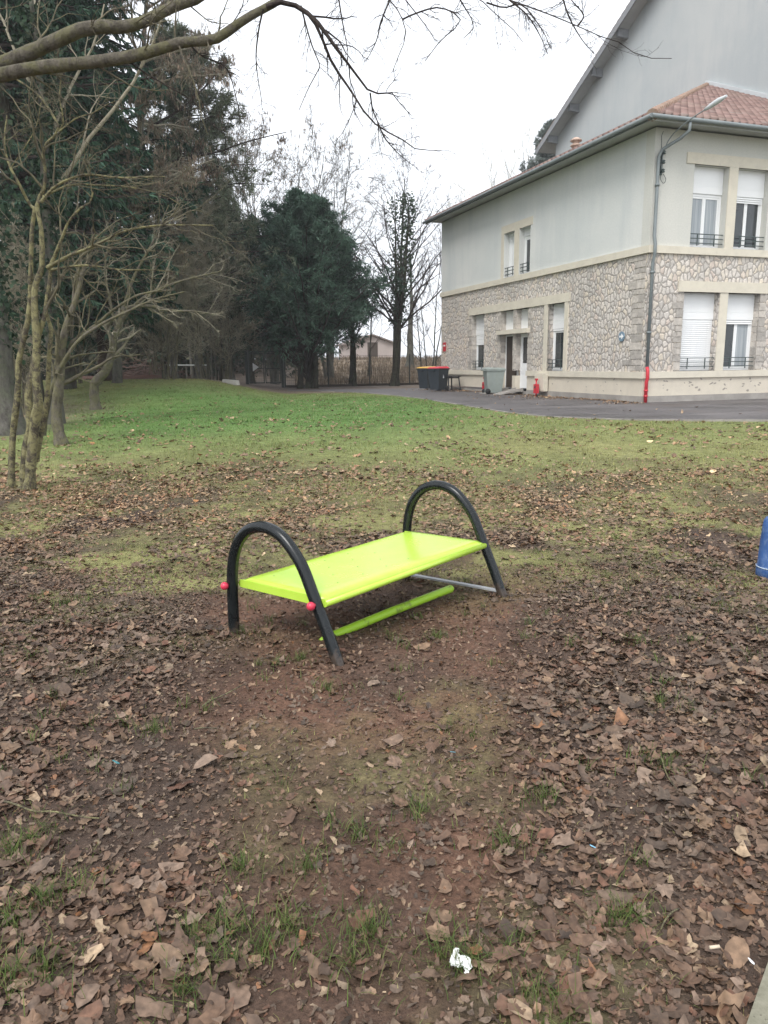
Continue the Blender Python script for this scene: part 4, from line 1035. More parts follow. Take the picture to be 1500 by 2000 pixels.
# ------------------------------------------------------------------ bare trees
def bare_tree(name, px, Y, H, label, seed, r0, nst=1, spread=.25, mat='grey_bark', twig='dark_twig', ks=(9, 8, 6, 3), rmin=.006, group=None, catkins=0, lean=(0, 0), t0=.3, up=.45, ang=(22, 48), lens=(.3, .55), sub='crown', z_cut=0.0):
    rg = np.random.default_rng(seed); b = gpt(px, Y); root = tree_root(name, b, label, 'tree', group); st = []
    for i in range(nst):
        o_ = np.array([rg.normal() * .12 * (nst > 1), rg.normal() * .1 * (nst > 1), 0]); tp = b + [lean[0] + rg.normal() * spread * H * .3 * (nst > 1), lean[1] + rg.normal() * spread * H * .25 * (nst > 1), H * rg.uniform(.85, 1)]
        st.append(stem(b + o_, tp, 14, rg, .012 * H / 3))
    P = np.stack(st); R = np.stack([taper(14, r0 * rg.uniform(.8, 1), max(r0 * .08, rmin), .8) for _ in st])
    tube_obj('trunk', [(P, R, 10)], MAT[mat], root)
    P1, R1 = grow(rg, P, R, ks[0], t0, .98, ang, lens, 8, .12, (0, 0, up), .5, rmin)
    P2, R2 = grow(rg, P1, R1, ks[1], .15, 1, (22, 50), (.25, .5), 7, .15, (0, 0, up * .7), .55, rmin)
    P3, R3 = grow(rg, P2, R2, ks[2], .15, 1, (22, 55), (.3, .6), 5, .2, (0, 0, up * .4), .6, rmin * .8)
    sets = [(P1, R1, 5), (P2, R2, 4), (P3, R3, 3)]
    if ks[3]:
        P4, R4 = grow(rg, P3, R3, ks[3], .2, 1, (25, 60), (.35, .6), 4, .2, (0, 0, .05), .7, rmin * .7); sets.append((P4, R4, 3))
    else: P4 = P3
    tube_obj(sub, sets, MAT[twig], root)
    if catkins:
        pts, _ = sample(P4, rg.uniform(.3, 1, (len(P4), catkins))); pts = pts.reshape(-1, 3); m = len(pts); keep = rg.random(m) < .6; pts = pts[keep]; m = len(pts)
        V, F = kites(rg, pts, np.array([0, 0, -1.0]) + rg.normal(size=(m, 3)) * .12, rg.uniform(.10, .2, m), .035)
        np_mesh('catkins', V, [F], MAT['needles'], root, col=leafcol(rg, m, [(.24, .18, .13), (.29, .22, .16), (.19, .15, .11)]), world=True)
    return root, P, P1
bare_tree('hazel_tree', 535, 46, 13.6, 'bare tree with hanging catkins fanning out above the broad yew', 91, .15, 7, .5, 'grey_bark', 'grey_bark', (11, 8, 6, 3), .011, 'bare trees along the fence', 1, (0, 0), .3, .22, (25, 58))
bare_tree('bare_tree', 645, 52, 13.8, 'thin bare tree rising behind the right shoulder of the yew', 92, .15, 5, .42, 'grey_bark', 'grey_bark', (10, 8, 6, 3), .011, 'bare trees along the fence', 0, (0, 0), .3, .22, (25, 55))
bare_tree('larch_tree', 226, 29, 22, 'tall pale trunked tree full of brown hanging catkins, leaning over the crooked tree', 93, .19, 1, .12, 'grey_bark', 'brown_twig', (54, 11, 6, 3), .006, None, 3, (3.4, 0), .2, .05, (40, 80), (.12, .22))
r_ = [o for o in bpy.data.objects if o.name == 'larch_tree'][0]; rg = np.random.default_rng(961)
LB = [[(290, 330), (330, 318), (367, 308), (433, 295), (468, 281), (520, 267), (560, 258)], [(300, 430), (350, 380), (400, 345), (420, 330)], [(290, 250), (350, 215), (400, 170), (440, 120)]]
P0 = np.stack([trace(b, 33.5, 12, .1, 970 + i) for i, b in enumerate(LB)]); R0 = np.stack([taper(12, .06, .015)] * 3)
P1, R1 = grow(rg, P0, R0, 14, .2, 1, (30, 70), (.15, .35), 6, .2, (0, 0, .1), .4, .008); P2, R2 = grow(rg, P1, R1, 8, .1, 1, (30, 70), (.25, .5), 5, .2, (0, 0, -.2), .6, .006)
tube_obj('limbs', [(P0, R0, 6), (P1, R1, 4), (P2, R2, 3)], MAT['dark_twig'], r_)
pts, _ = sample(P2, rg.uniform(.3, 1, (len(P2), 4))); pts = pts.reshape(-1, 3); V, F = kites(rg, pts, np.array([0, 0, -1.0]) + rg.normal(size=pts.shape) * .1, rg.uniform(.12, .24, len(pts)), .035)
np_mesh('catkins', V, [F], MAT['needles'], r_, col=leafcol(rg, len(pts), [(.14, .10, .07), (.18, .125, .09), (.10, .08, .055)]), world=True)
# foreground boundary trees by the fence
r_, P, P1 = bare_tree('ivy_tree', 768, 41.5, 11.0, 'ivy clad tree with several bare upright stems standing by the fence', 94, .19, 4, .16, 'dark_bark', 'dark_twig', (10, 7, 4, 3), .008, 'bare trees along the fence', 0, (.5, 0), .25, .3)
def ivy_on(root, P, zlo, zhi, per, spread, seed, size=.14, cols=((.022, .045, .026), (.034, .062, .034), (.05, .075, .045))):
    rg = np.random.default_rng(seed); pts, tan = sample(P, rg.random((len(P), per))); pts = pts.reshape(-1, 3); m = (pts[:, 2] > zlo) & (pts[:, 2] < zhi); pts = pts[m]
    off = unit(rg.normal(size=pts.shape) * [1, 1, .4]); rr = spread * rg.random((len(pts), 1)) ** .7 * (.55 + .9 * vnoise(pts[:, 2] + off[:, 0], pts[:, 0] * 3 + off[:, 1], .5, seed)[:, None])
    pts = pts + off * rr
    V, F = kites(rg, pts, off + rg.normal(size=pts.shape) * .6 + [0, 0, -.7], rg.uniform(size * .6, size * 1.2, len(pts)), rg.uniform(size * .6, size, len(pts)))
    return np_mesh('ivy', V, [F], MAT['needles'], root, col=leafcol(rg, len(pts), cols), world=True)
ivy_on(r_, np.concatenate([P[:3], P1[:6, :8].reshape(6, 8, 3)[:, [0, 1, 2, 3, 4, 5, 6, 7]]][:1]), 3.6, 10.4, 1000, .45, 95, .15, ((.04, .065, .04), (.055, .085, .05), (.075, .1, .065)))
r_, P, P1 = bare_tree('small_tree', 694, 42, 6.6, 'slim forked tree with dark leaves between the yew and the ivy clad tree', 96, .15, 3, .2, 'dark_bark', 'dark_twig', (8, 6, 5, 2), .007, 'bare trees along the fence', 0, (.3, 0), .35)
ivy_on(r_, P1, 4.0, 8.5, 70, .5, 97, .13)
bare_tree('bare_tree', 800, 62, 9.5, 'thick pale trunked bare tree in the meadow beyond the fence', 98, .36, 1, .1, 'grey_bark', 'dark_twig', (10, 7, 5, 2), .009, 'bare trees beyond the fence', 0, (0, 0), .55)
for i, (px, Y, H, lab) in enumerate([(846, 50, 10, 'leaning sapling close to the far end of the annex'), (828, 47, 7.5, 'young sapling between the ivy clad tree and the dark bins'), (868, 56, 11, 'sapling half hidden by the far corner of the annex'), (722, 55, 8, 'sapling in front of the far brown roofed shed')]):
    bare_tree('sapling', px, Y, H, lab, 100 + i, .06, 2, .2, 'dark_bark', 'dark_twig', (9, 7, 4, 2), .007, 'saplings beyond the fence', 0, (rg.normal() * .6, 0), .15)
for i, (px, Y, top, lab) in enumerate([(968, 90, 262, 'bare twiggy treetop showing over the annex roof, the shorter one'), (1008, 94, 258, 'bare twiggy treetop over the annex roof beside the dark conifer'), (905, 90, 375, 'low bare treetop just clearing the annex gutter')]):
    H = at(px, top, Y)[2] - float(ground_h(0, Y))
    bare_tree('bare_tree', px, Y, H, lab, 110 + i, .22, 2, .08, 'grey_bark', 'brown_twig', (9, 7, 4, 0), .011, 'treetops behind the annex', 0, (0, 0), .5)
# brown thicket shrubs under the spruces
for i, (px, Y, H, lab) in enumerate([(395, 33.5, 8.0, 'dense brown twiggy shrub left of the small gate'), (330, 31.5, 8.5, 'tall brown thicket shrub between the pale slim trunks'), (300, 35, 7.5, 'brown twiggy shrub behind the brush pile'), (440, 38.0, 7.0, 'twiggy shrub in front of the narrow evergreen'), (150, 29, 7.5, 'grey twiggy shrub behind the crooked tree'), (40, 20, 5.0, 'bare shrub at the left edge behind the lichen covered tree')]):
    bare_tree('bare_shrub', px, Y, H, lab, 120 + i, .032, 7, .45, 'moss_bark', 'brown_twig', (13, 8, 6, 4), .006, 'brown shrubs under the spruces', 0, (0, 0), .12, .15, (30, 70), (.25, .5))
# slim trunks of the wood
for i, (px, Y, H, r_, mt, lab) in enumerate([(336, 36, 13, .12, 'grey_bark', 'slim pale birch trunk, left of a leaning pair'), (346, 36.5, 13, .11, 'grey_bark', 'slim pale birch trunk, right of a leaning pair'), (414, 39, 12, .07, 'grey_bark', 'leftmost of three thin stems left of the gate'), (422, 39.3, 12, .06, 'grey_bark', 'middle one of three thin stems left of the gate'), (430, 39, 12, .10, 'dark_bark', 'rightmost and darkest of three thin stems left of the gate'), (375, 42, 14, .12, 'grey_bark', 'grey trunk behind the low white rail')]):
    bare_tree('slim_tree', px, Y, H, lab, 140 + i, r_, 1, 0, mt, 'brown_twig', (10, 6, 5, 2), .006, 'slim trunks of the wood', 0, (-.3 if i in (0, 1) else .05, 0), .45, .3)
# ivy wrapped trunks far left
for i, (px, Y, H, r_, zl, lab) in enumerate([(6, 14.5, 13, .30, 1.6, 'thick ivy wrapped trunk at the left edge of the picture'), (98, 16.5, 12, .18, 1.7, 'ivy wrapped trunk between the lichened tree and the leaning tree')]):
    r, P, P1 = bare_tree('ivy_trunk_tree', px, Y, H, lab, 150 + i, r_, 1, 0, 'grey_bark', 'brown_twig', (5, 4, 3, 0), .005, 'ivy wrapped trunks', 0, (.1, 0), .4)
    ivy_on(r, P, zl, 8.5, 3800, .62 - .2 * i, 160 + i, .12)

# ------------------------------------------------------------------ fences, gate and small things at the edge of the wood
MAT['fence_green'] = painted('dark_fence', (0.018, 0.026, 0.022), .5, .2, 4)
def G(x, y): return float(ground_h(x, y))
def wire_fence(P0, P1, n_, H, label, sk=0.0):
    P0 = np.array(P0, float); P1 = np.array(P1, float)
    t = empty('wire_fence', (P0[0], P0[1], G(*P0)), label, 'fence', None)
    pos = [P0 + (P1 - P0) * i / (n_ - 1) for i in range(n_)]
    for p in pos:
        z = G(*p); mb = MB(); mb.box(p[0] - .035, p[0] + .035, p[1] - .035, p[1] + .035, z - .1, z + H + .06); o = mb.build('post', MAT['fence_green'], t); o.location = -t.location
    mb = MB(); r_ = .004
    for i in range(n_ - 1):
        a, b = pos[i], pos[i + 1]; za, zb = G(*a), G(*b)
        for q in np.linspace(0.04, H, 11): mb.tube([(a[0], a[1], za + q), (b[0], b[1], zb + q)], r_ * (1.6 if q in (0.04, H) else 1), 4, False)
        L = np.linalg.norm(b - a); m = int(L / .11)
        for k_ in range(1, m):
            p = a + (b - a) * k_ / m; z = za + (zb - za) * k_ / m; mb.tube([(p[0], p[1], z + .03), (p[0], p[1], z + H)], r_ * .8, 4, False)
    o = mb.build('wire_mesh', MAT['fence_green'], t, fix=False); o.location = -t.location
    mb = MB()
    for i in range(n_ - 1):
        a, b = pos[i], pos[i + 1]; mb.bar((a[0], a[1], G(*a) + .05), (b[0], b[1], G(*b) + .05), .05, .16)
    o = mb.build('kickboard', MAT['wood_dark'], t); o.location = -t.location
gA = at(484, 755, 40.6)[:2]; gB = at(553, 755, 40.6)[:2]
fE = np.array([10.5, 46.5])
wire_fence(gB + [.12, .02], fE, 8, 1.65, 'dark wire mesh fence running behind the trees to the annex')
t = empty('gate', (gA[0], gA[1], G(*gA)), 'dark double leaf wire gate with a pale triangular sign left of the yew', 'gate', None)
zg = min(G(*gA), G(*gB)) - .02; Wg = gB[0] - gA[0]; Hg = 1.78
for x_, w_ in ((0, .16), (Wg, .14)):
    mb = MB(); mb.box(x_ - w_ / 2, x_ + w_ / 2, -.07, .07, -.2, Hg); mb.build('post', MAT['fence_green'], t, .01)
mb = MB(); mb.box(.081, Wg - .071, -.03, .03, Hg - .13, Hg - .05); mb.build('top_rail', MAT['fence_green'], t)
for a, b in ((.1, Wg / 2 - .02), (Wg / 2 + .02, Wg - .09)):
    mb = MB()
    for q0, q1, c0, c1 in ((a, a + .05, .03, Hg - .16), (b - .05, b, .03, Hg - .16), (a + .05, b - .05, .03, .09), (a + .05, b - .05, .78, .83), (a + .05, b - .05, Hg - .21, Hg - .16)): mb.box(q0, q1, -.025, .025, c0, c1)
    f_ = mb.build('gate_leaf', MAT['fence_green'], t)
    mb = MB()
    for q in np.arange(a + .1, b - .05, .09): mb.tube([(q, 0, .08), (q, 0, Hg - .18)], .004, 4, False)
    for q in np.arange(.15, Hg - .2, .14): mb.tube([(a + .04, 0, q), (b - .04, 0, q)], .004, 4, False)
    mb.build('wire_mesh', MAT['fence_green'], f_, fix=False)
t = empty('warning_sign', (gA[0] + .42, gA[1] - .05, zg + 1.08), 'small pale triangular sign wired to the left gate leaf', 'sign', None)
mb = MB(); mb.prism([(-.10, -.2), (.22, .02), (-.1, .24)], 'y', -.012, 0.0); mb.build('plate', painted('pale_sign', (.55, .56, .55), .5, .1), t)
# low wooden edging fence with posts on the crest of the mound
t = empty('low_fence', tuple(gpt(280, 33.2, 0)), 'low reddish brown board edging with dark posts along the wood', 'fence', None)
mb = MB(); a = gpt(150, 33.4, 0); b = gpt(322, 33.2, 0); mb.bar(tuple(a + [0, 0, .1]), tuple(b + [0, 0, .12]), .05, .12); o = mb.build('board', painted('red_brown_board', (.12, .065, .05), .8, .2), t); o.location = -t.location
for px, h_ in ((323, .72), (407, 1.25), (318, .5), (230, .5)):
    p = gpt(px, 33.2, .1); mb = MB(); mb.box(p[0] - .06, p[0] + .06, p[1] - .06, p[1] + .06, p[2], p[2] + h_); o = mb.build('post', MAT['dark_bark'], t); o.location = -t.location
t = empty('rail_fence', tuple(gpt(350, 40, 0)), 'pale horizontal rail with thin posts among the trees behind the mound', 'fence', None)
a = at(322, 713, 40); b = at(404, 713, 40); mb = MB(); mb.bar(tuple(a), tuple(b), .05, .07); o = mb.build('rail', painted('pale_rail', (.34, .36, .34), .7, .15), t); o.location = -t.location
for q in (.02, .5, .98):
    p = a + (b - a) * q; z = G(p[0], p[1]); mb = MB(); mb.box(p[0] - .04, p[0] + .04, p[1] + .03, p[1] + .1, z - .1, p[2] + .03); o = mb.build('post', MAT['grey_bark'], t); o.location = -t.location
# concrete block
p = at(450, 747, 32); z = G(p[0], p[1])
t = empty('concrete_block', (p[0], p[1], z), 'pale broken concrete block lying at the grass edge near the gate', 'block', None, rad(-12))
mb = MB(); mb.hexa([(-.34, -.12, -.06), (.34, -.14, -.05), (.36, .15, -.05), (-.33, .14, -.06), (-.31, -.1, .2), (.3, -.11, .13), (.33, .12, .15), (-.3, .12, .2)]); mb.build('block', painted('block_concrete', (.42, .40, .36), .9, .2, 4), t, .02)
# brush pile
rg = np.random.default_rng(201); p = gpt(272, 37, 0)
root = empty('brush_pile', tuple(p), 'heap of cut reddish brown branches under the spruce', 'brush pile', None)
m = 260; c = np.stack([rg.normal(size=m) * 1.1, rg.normal(size=m) * .7, np.zeros(m)], -1); c[:, 2] = np.abs(rg.normal(size=m)) * .45 * np.exp(-(c[:, 0] / 1.6) ** 2) + .05
d = unit(rg.normal(size=(m, 3)) * [1, 1, .35]) * rg.uniform(.4, 1.3, (m, 1)); P = p + c[:, None] + d[:, None] * np.linspace(-.5, .5, 5)[None, :, None] + rg.normal(size=(m, 5, 3)) * .03
tube_obj('branches', [(P, np.full((m, 5), .016) * rg.uniform(.5, 1.8, (m, 1)), 4)], bark('pile_wood', (.09, .06, .05), (.22, .15, .125)), root)
# far shed beyond the meadow
sp_ = at(728, 700, 88); zs = G(sp_[0], sp_[1])
t = empty('shed', (sp_[0], sp_[1], zs), 'far pinkish shed with a brown pitched roof beyond the meadow', 'shed', None, rad(14))
top = at(727, 656, 88)[2] - zs; ev = at(728, 672, 88)[2] - zs
mb = MB(); mb.prism([(-2.6, 0), (2.6, 0), (2.6, ev), (0, top), (-2.6, ev)], 'y', 0, 7); mb.build('wall', painted('shed_wall', (.40, .345, .32), .9, .12, .8), t)
mb = MB(); k_ = (top - ev) / 2.6
for s_ in (-1, 1): mb.hexa([(0, -.4, top + .03), (s_ * 3.0, -.4, ev - .4 * k_ + .03), (s_ * 3.0, 7.4, ev - .4 * k_ + .03), (0, 7.4, top + .03), (0, -.4, top + .2), (s_ * 3.0, -.4, ev - .4 * k_ + .2), (s_ * 3.0, 7.4, ev - .4 * k_ + .2), (0, 7.4, top + .2)])
mb.build('roof', painted('shed_roof', (.18, .145, .125), .9, .2, .8), t)
mb = MB(); mb.box(-.6, .6, -.03, .03, 0, 2.0); mb.build('door', MAT['wood_dark'], t)
# dry weeds in the meadow
rg = np.random.default_rng(210); m = 26000; y = rg.uniform(44.5, 76, m) ** 1.0; x = rg.uniform(-.2, .14, m) * y + rg.normal(size=m); k_ = (x > -.115 * y) & (y > 45.5 + .12 * x) & (fnoise(x, y, 2.0, 211) > .32); x, y = x[k_], y[k_]; m = len(x)
pts = np.stack([x, y, ground_h(x, y) - .03], -1); V, F = kites(rg, pts, np.array([0, 0, 1.0]) + rg.normal(size=(m, 3)) * .22, rg.uniform(.12, .5, m) * (.5 + fnoise(x, y, 3.0, 215)), rg.uniform(.02, .06, m))
set_props(np_mesh('dry_weeds', V, [F], MAT['blades'], col=leafcol(rg, m, [(.20, .155, .108), (.16, .12, .085), (.25, .20, .14), (.12, .09, .066)])), kind='stuff')
# dim wood closing the view behind the named trees on the left
rg = np.random.default_rng(220); Vs = []; cs_ = []
for i in range(190):
    y = rg.uniform(43, 70); x = y * rg.uniform(-.60, -.24); h_ = rg.uniform(3, 10) if x < -.22 * y else rg.uniform(1.5, 5); q = 420
    c = np.array([x, y, G(x, y) + h_ * .5]); pts = c + rg.normal(size=(q, 3)) * [1.5, 1.0, h_ * .26]; pts[:, 2] = np.maximum(pts[:, 2], .35)
    V, F = kites(rg, pts, rg.normal(size=(q, 3)) + [0, 0, -.5], rg.uniform(.25, .7, q), rg.uniform(.1, .3, q)); Vs.append(V)
    cc = [(.035, .055, .036), (.05, .07, .045), (.075, .075, .048), (.09, .078, .056)]; cs_.append(leafcol(rg, q, [cc[rg.integers(0, 4)], cc[rg.integers(0, 4)]]))
for i in range(46):
    y = rg.uniform(54, 72); x = y * rg.uniform(-.27, -.115); h_ = rg.uniform(2, 4.6); q = 420
    c = np.array([x, y, G(x, y) + h_ * .55]); pts = c + rg.normal(size=(q, 3)) * [1.3, 1.0, h_ * .24]
    V, F = kites(rg, pts, rg.normal(size=(q, 3)) + [0, 0, -.5], rg.uniform(.2, .5, q), rg.uniform(.06, .2, q)); Vs.append(V); cs_.append(leafcol(rg, q, [(.05, .065, .042), (.09, .08, .055)]))
V = np.concatenate(Vs); set_props(np_mesh('woodland', V, [np.arange(len(V)).reshape(-1, 4)], MAT['needles'], col=np.concatenate(cs_)), kind='stuff')
rg = np.random.default_rng(221); Ts = []
for i in range(110):
    y = rg.uniform(50, 70); x = y * rg.uniform(-.6, -.2); z = G(x, y) - .1; Ts.append(stem(np.array([x, y, z]), np.array([x + rg.normal() * .5, y, z + rg.uniform(8, 14)]), 6, rg, .08))
T = np.stack(Ts); V, F = tubes_arrays(T, np.linspace(1, .5, 6)[None] * rg.uniform(.05, .16, (110, 1)), 6)
P1, R1 = grow(rg, T, np.full((110, 6), .06), 14, .1, 1, (40, 80), (.12, .3), 6, .2, (0, 0, .1), .4, .01); P2, R2 = grow(rg, P1, R1, 7, .1, 1, (25, 60), (.3, .6), 4, .2, (0, 0, 0), .6, .008)
A = [tubes_arrays(T, np.linspace(1, .5, 6)[None] * rg.uniform(.05, .16, (110, 1)), 6), tubes_arrays(P1, R1, 3), tubes_arrays(P2, R2, 3)]; off = 0; VV = []; FF = []
for V, F in A: VV.append(V); FF.append(F + off); off += len(V)
set_props(np_mesh('woodland_trunks', np.concatenate(VV), [np.concatenate(FF)], MAT['brown_twig'], smooth=True), kind='stuff')

# ------------------------------------------------------------------ the lime green play bench between two black hoops
FA = np.array(onz(458, 1240, 0)); FB = np.array(onz(667, 1300, 0)); FD = np.array(onz(986, 1162, 0))
TL = FB - FA; LN = FD - FB; tl = TL / np.linalg.norm(TL); HWID = np.linalg.norm(TL)
MAT['tube_black'] = None
n = N('black_coated_steel'); f = n.noise(14, 5); sp = n.n('SeparateXYZ'); n.l(n.coord('Object'), sp.inputs[0])
mud = n.math('MULTIPLY', n.ramp(n.math('ADD', n.math('MULTIPLY', sp.outputs[2], -4.0), n.noise(26, 5, .7)), [(.18, 0.0), (.36, 1.0)]), .75)
n.base(n.mix(mud, n.ramp(f, [(0.3, (0.006, 0.008, 0.009)), (0.75, (0.014, 0.017, 0.018))]), (.07, .052, .04)), n.ramp(f, [(.35, .14), (.75, .30)]), .35); MAT['tube_black'] = n.m
n = N('lime_coated_steel'); f = n.noise(5, 5, .65); g_ = n.noise(55, 3)
k = n.ramp(f, [(0.3, (0.42, 0.63, 0.06)), (0.7, (0.48, 0.69, 0.085))]); k = n.mix(n.ramp(g_, [(.62, 0.0), (.74, .3)]), k, (.2, .2, .06))
n.base(k, n.ramp(f, [(.3, .14), (.75, .34)]), .5); MAT['lime'] = n.m
n = N('lime_bar_worn'); f = n.noise(9, 6, .7); n.base(n.mix(n.ramp(f, [(.56, 0.0), (.68, .7)]), (.34, .58, .035), (.09, .085, .035)), .45, .4); MAT['lime_worn'] = n.m
bench = empty('play_bench', (FB[0], FB[1], 0), 'lime green play bench slung between two black tubular hoops on bare soil', 'bench', None)
def w2(p): return (p[0] - FB[0], p[1] - FB[1], p[2])
# outline of one hoop (s across, z up): upright back leg, arch, leg that rakes outward
HP = [(0.0, -.16), (.0, .12), (.004, .28), (.018, .42), (.06, .535), (.135, .617), (.225, .653), (.315, .653), (.40, .620), (.475, .555), (.54, .47), (.60, .345), (.66, .22), (.715, .10), (.78, -.05), (.83, -.17)]
def hoop(origin, zk=1.0):
    mb = MB(); P = catmull([np.array([s * HWID / .777, z * zk, 0]) for s, z in HP], 6)
    pts = [w2(origin + tl * p[0] + np.array([0, 0, p[1]])) for p in P]; mb.tube(pts, .0315, 18); return mb.build('hoop', MAT['tube_black'], bench)
hoop(FA); FA2 = FD - TL; hoop(FA2, 1.045)
def hp(origin, s, z): return origin + tl * (s * HWID / .777) + np.array([0, 0, z])
# seat sheet with folded front lip and rolled long edges
ZT0, ZT1 = .335, .352
c0 = hp(FA, .035, ZT0) + LN * .02; c1 = hp(FA, .66, ZT0) + LN * .012; c2 = hp(FA2, .635, ZT1) + LN * -.012; c3 = hp(FA2, .012, ZT1) - LN * .02
mb = MB(); up = np.array([0, 0, 1.0]); V = []
NS, NT = 30, 13
grid = {}
for i in range(NS + 1):
    for j in range(NT + 1):
        a, b = i / NS, j / NT
        p = (c0 * (1 - b) + c1 * b) * (1 - a) + (c3 * (1 - b) + c2 * b) * a
        e = min(b, 1 - b) * .62; e2 = min(a, 1 - a) * 1.5
        z = -.014 * max(0, 1 - e / .03) ** 2 - .006 * max(0, 1 - e2 / .02) ** 2
        grid[i, j] = len(mb.v); mb.v.append(w2(p + up * z))
for i in range(NS):
    for j in range(NT): mb.f.append([grid[i, j], grid[i, j + 1], grid[i + 1, j + 1], grid[i + 1, j]]); mb.sm.append(True)
o = mb.build('seat', MAT['lime'], bench); so_ = o.modifiers.new('thick', 'SOLIDIFY'); so_.thickness = .004; so_.offset = -1
mb = MB()
for a, b in ((c1, c2), (c0, c3)):
    mb = MB(); mb.tube([w2(a - up * .034), w2(a * .5 + b * .5 - up * .034), w2(b - up * .034)], .018, 12); mb.build('rolled_edge', MAT['lime'], bench)
for a, b, d_ in ((c0, c1, -1), (c3, c2, 1)):
    mb = MB(); nrm = unit(LN) * d_ * .003; mb.hexa([w2(q) for q in (a - up * .052 - nrm, b - up * .052 - nrm, b - up * .052 + nrm, a - up * .052 + nrm, a - up * .0095 - nrm, b - up * .0095 - nrm, b - up * .0095 + nrm, a - up * .0095 + nrm)]); mb.build('end_lip', MAT['lime'], bench)
# rivet dimples across the sheet
mb = MB()
for i in range(1, 9):
    for j in range(1, 5):
        a, b = i / 9 * .62 + .02, j / 5; p = (c0 * (1 - b) + c1 * b) * (1 - a) + (c3 * (1 - b) + c2 * b) * a
        if (i + j) % 2 == 0: mb.lathe([(.0052, .0002), (.0045, .0012), (.001, .0016)], w2(p), 8)
mb.build('rivets', painted('rivet_grey', (.16, .22, .04), .5, .2), bench)
# red ball caps on the outer side of the front hoop
MAT['ball_red'] = painted('ball_red', (.58, .035, .075), .35, .06, 8)
ud = -unit(LN)
for s_, z in ((.0, .300), (.632, .300)):
    p = hp(FA, s_, z) + ud * .05; mb = MB(); q = w2(p)
    mb.lathe([(.0225 * math.sin(a) + 1e-4, .0225 * -math.cos(a)) for a in np.linspace(.02, math.pi - .02, 14)], q, 20); mb.tube([tuple(np.array(q) - ud * .035), tuple(np.array(q) - ud * .005)], .011, 10); mb.build('ball_cap', MAT['ball_red'], bench)
# green bar on the ground and grey cross strap
ga = onz(625, 1252, -.012); gb = onz(880, 1150, .03); mb = MB(); dirg = unit(gb - ga)
mb.tube([w2(ga), w2(ga + dirg * .05), w2(ga * .5 + gb * .5 + [0, 0, .006]), w2(gb), w2(gb + dirg * .012), w2(gb + dirg * .02)], [.012, .026, .026, .026, .02, .006], 14); mb.build('ground_bar', MAT['lime_worn'], bench)
ga = hp(FA2, .01, .02); gb = hp(FA2, .765, .022); mb = MB(); mb.bar(w2(ga), w2(gb), .035, .012); mb.build('cross_strap', painted('galvanised', (.33, .34, .35), .45, .25, 12), bench)

# blue post at the right edge
p = onz(1511, 1121, 0); t = empty('play_post', (p[0], p[1], 0), 'scuffed blue rounded play post at the right edge of the lawn', 'post', None, rad(10))
MAT['blue'] = painted('scuffed_blue', (.035, .095, .26), .5, .25, 9, .4, (.25, .32, .42), .45)
mb = MB(); mb.lathe([(.118, -.05), (.118, .055), (.112, .07), (.108, .2), (.1, .33), (.094, .385), (.08, .408), (.05, .418), (.01, .42)], (0, 0, 0), 24); mb.build('post_body', MAT['blue'], t)
mb = MB(); mb.lathe([(.1205, .052), (.1205, .058), (.116, .060)], (0, 0, 0), 24); mb.build('seam', painted('pale_scuff', (.35, .42, .5), .6, .3, 12), t)
# concrete kerb in the near corner
a = np.array([.823, 1.462]); d = np.array([.133, .171]); d /= np.linalg.norm(d); nr = np.array([d[1], -d[0]])
q = [a - d * 1.3, a + d * 3.4, a + d * 3.4 + nr * .5, a - d * 1.3 + nr * .5]
mb = MB(); mb.hexa([(p_[0], p_[1], -.15) for p_ in q] + [(p_[0], p_[1], .014) for p_ in q])
n = N('kerb_concrete'); f1 = n.noise(12, 7, .7); f2 = n.noise(90, 4, .6); k = n.ramp(f1, [(.3, (.15, .145, .105)), (.7, (.28, .265, .205))]); k = n.mix(n.ramp(f2, [(.62, 0.0), (.7, .8)]), k, (.07, .065, .05)); n.base(k, .92, .2); n.bump(f2, .7, .004)
set_props(mb.build('concrete_kerb', n.m, None, .012), kind='structure')

# ------------------------------------------------------------------ fallen leaves
rg = np.random.default_rng(301)
def lobed(rg):
    ang = np.radians([0, 10, 20, 31, 42, 52, 64, 76, 90, 108, 128, 150, 172]); r_ = np.array([1.0, .80, .70, .78, .93, .74, .62, .68, .76, .58, .52, .52, .26])
    a = np.r_[ang, 2 * np.pi - ang[::-1][:-1]]; r2 = np.r_[r_, r_[::-1][:-1]] * rg.uniform(.84, 1.1, 25); return a, r2
def oval(rg):
    a = np.linspace(0, 2 * np.pi, 14, endpoint=False); return a, (1 / np.sqrt(np.cos(a) ** 2 + (np.sin(a) / .58) ** 2)) * rg.uniform(.88, 1.08, 14)
def torn(rg):
    a = np.linspace(0, 2 * np.pi, 11, endpoint=False) + rg.uniform(-.25, .25, 11); return a, rg.uniform(.42, 1.0, 11) * (1 + .35 * np.cos(a * 2))
def leaf_template(rg, fn, curl=1.0):
    a, r_ = fn(rg); m = len(a); out = np.stack([r_ * np.cos(a), r_ * np.sin(a)], -1); mid = out * .55
    xy = np.concatenate([[[0, 0]], mid, out]); x, y = xy[:, 0], xy[:, 1]; rr = np.hypot(x, y)
    z = curl * (rg.uniform(-.25, .55) * y ** 2 + rg.uniform(-.25, .5) * x ** 2 + rg.uniform(-.3, .3) * x * y + rg.uniform(-.05, .32) * np.abs(y) + rg.normal(size=len(x)) * .05 * rr + .10 * np.sin(a_ := np.arctan2(y, x) * rg.integers(3, 6) + rg.uniform(0, 6)) * rr ** 2)
    V = np.stack([x, y, z], -1); i = np.arange(m); j = (i + 1) % m
    return V, np.stack([0 * i, 1 + i, 1 + j], -1), np.stack([1 + i, 1 + m + i, 1 + m + j, 1 + j], -1)
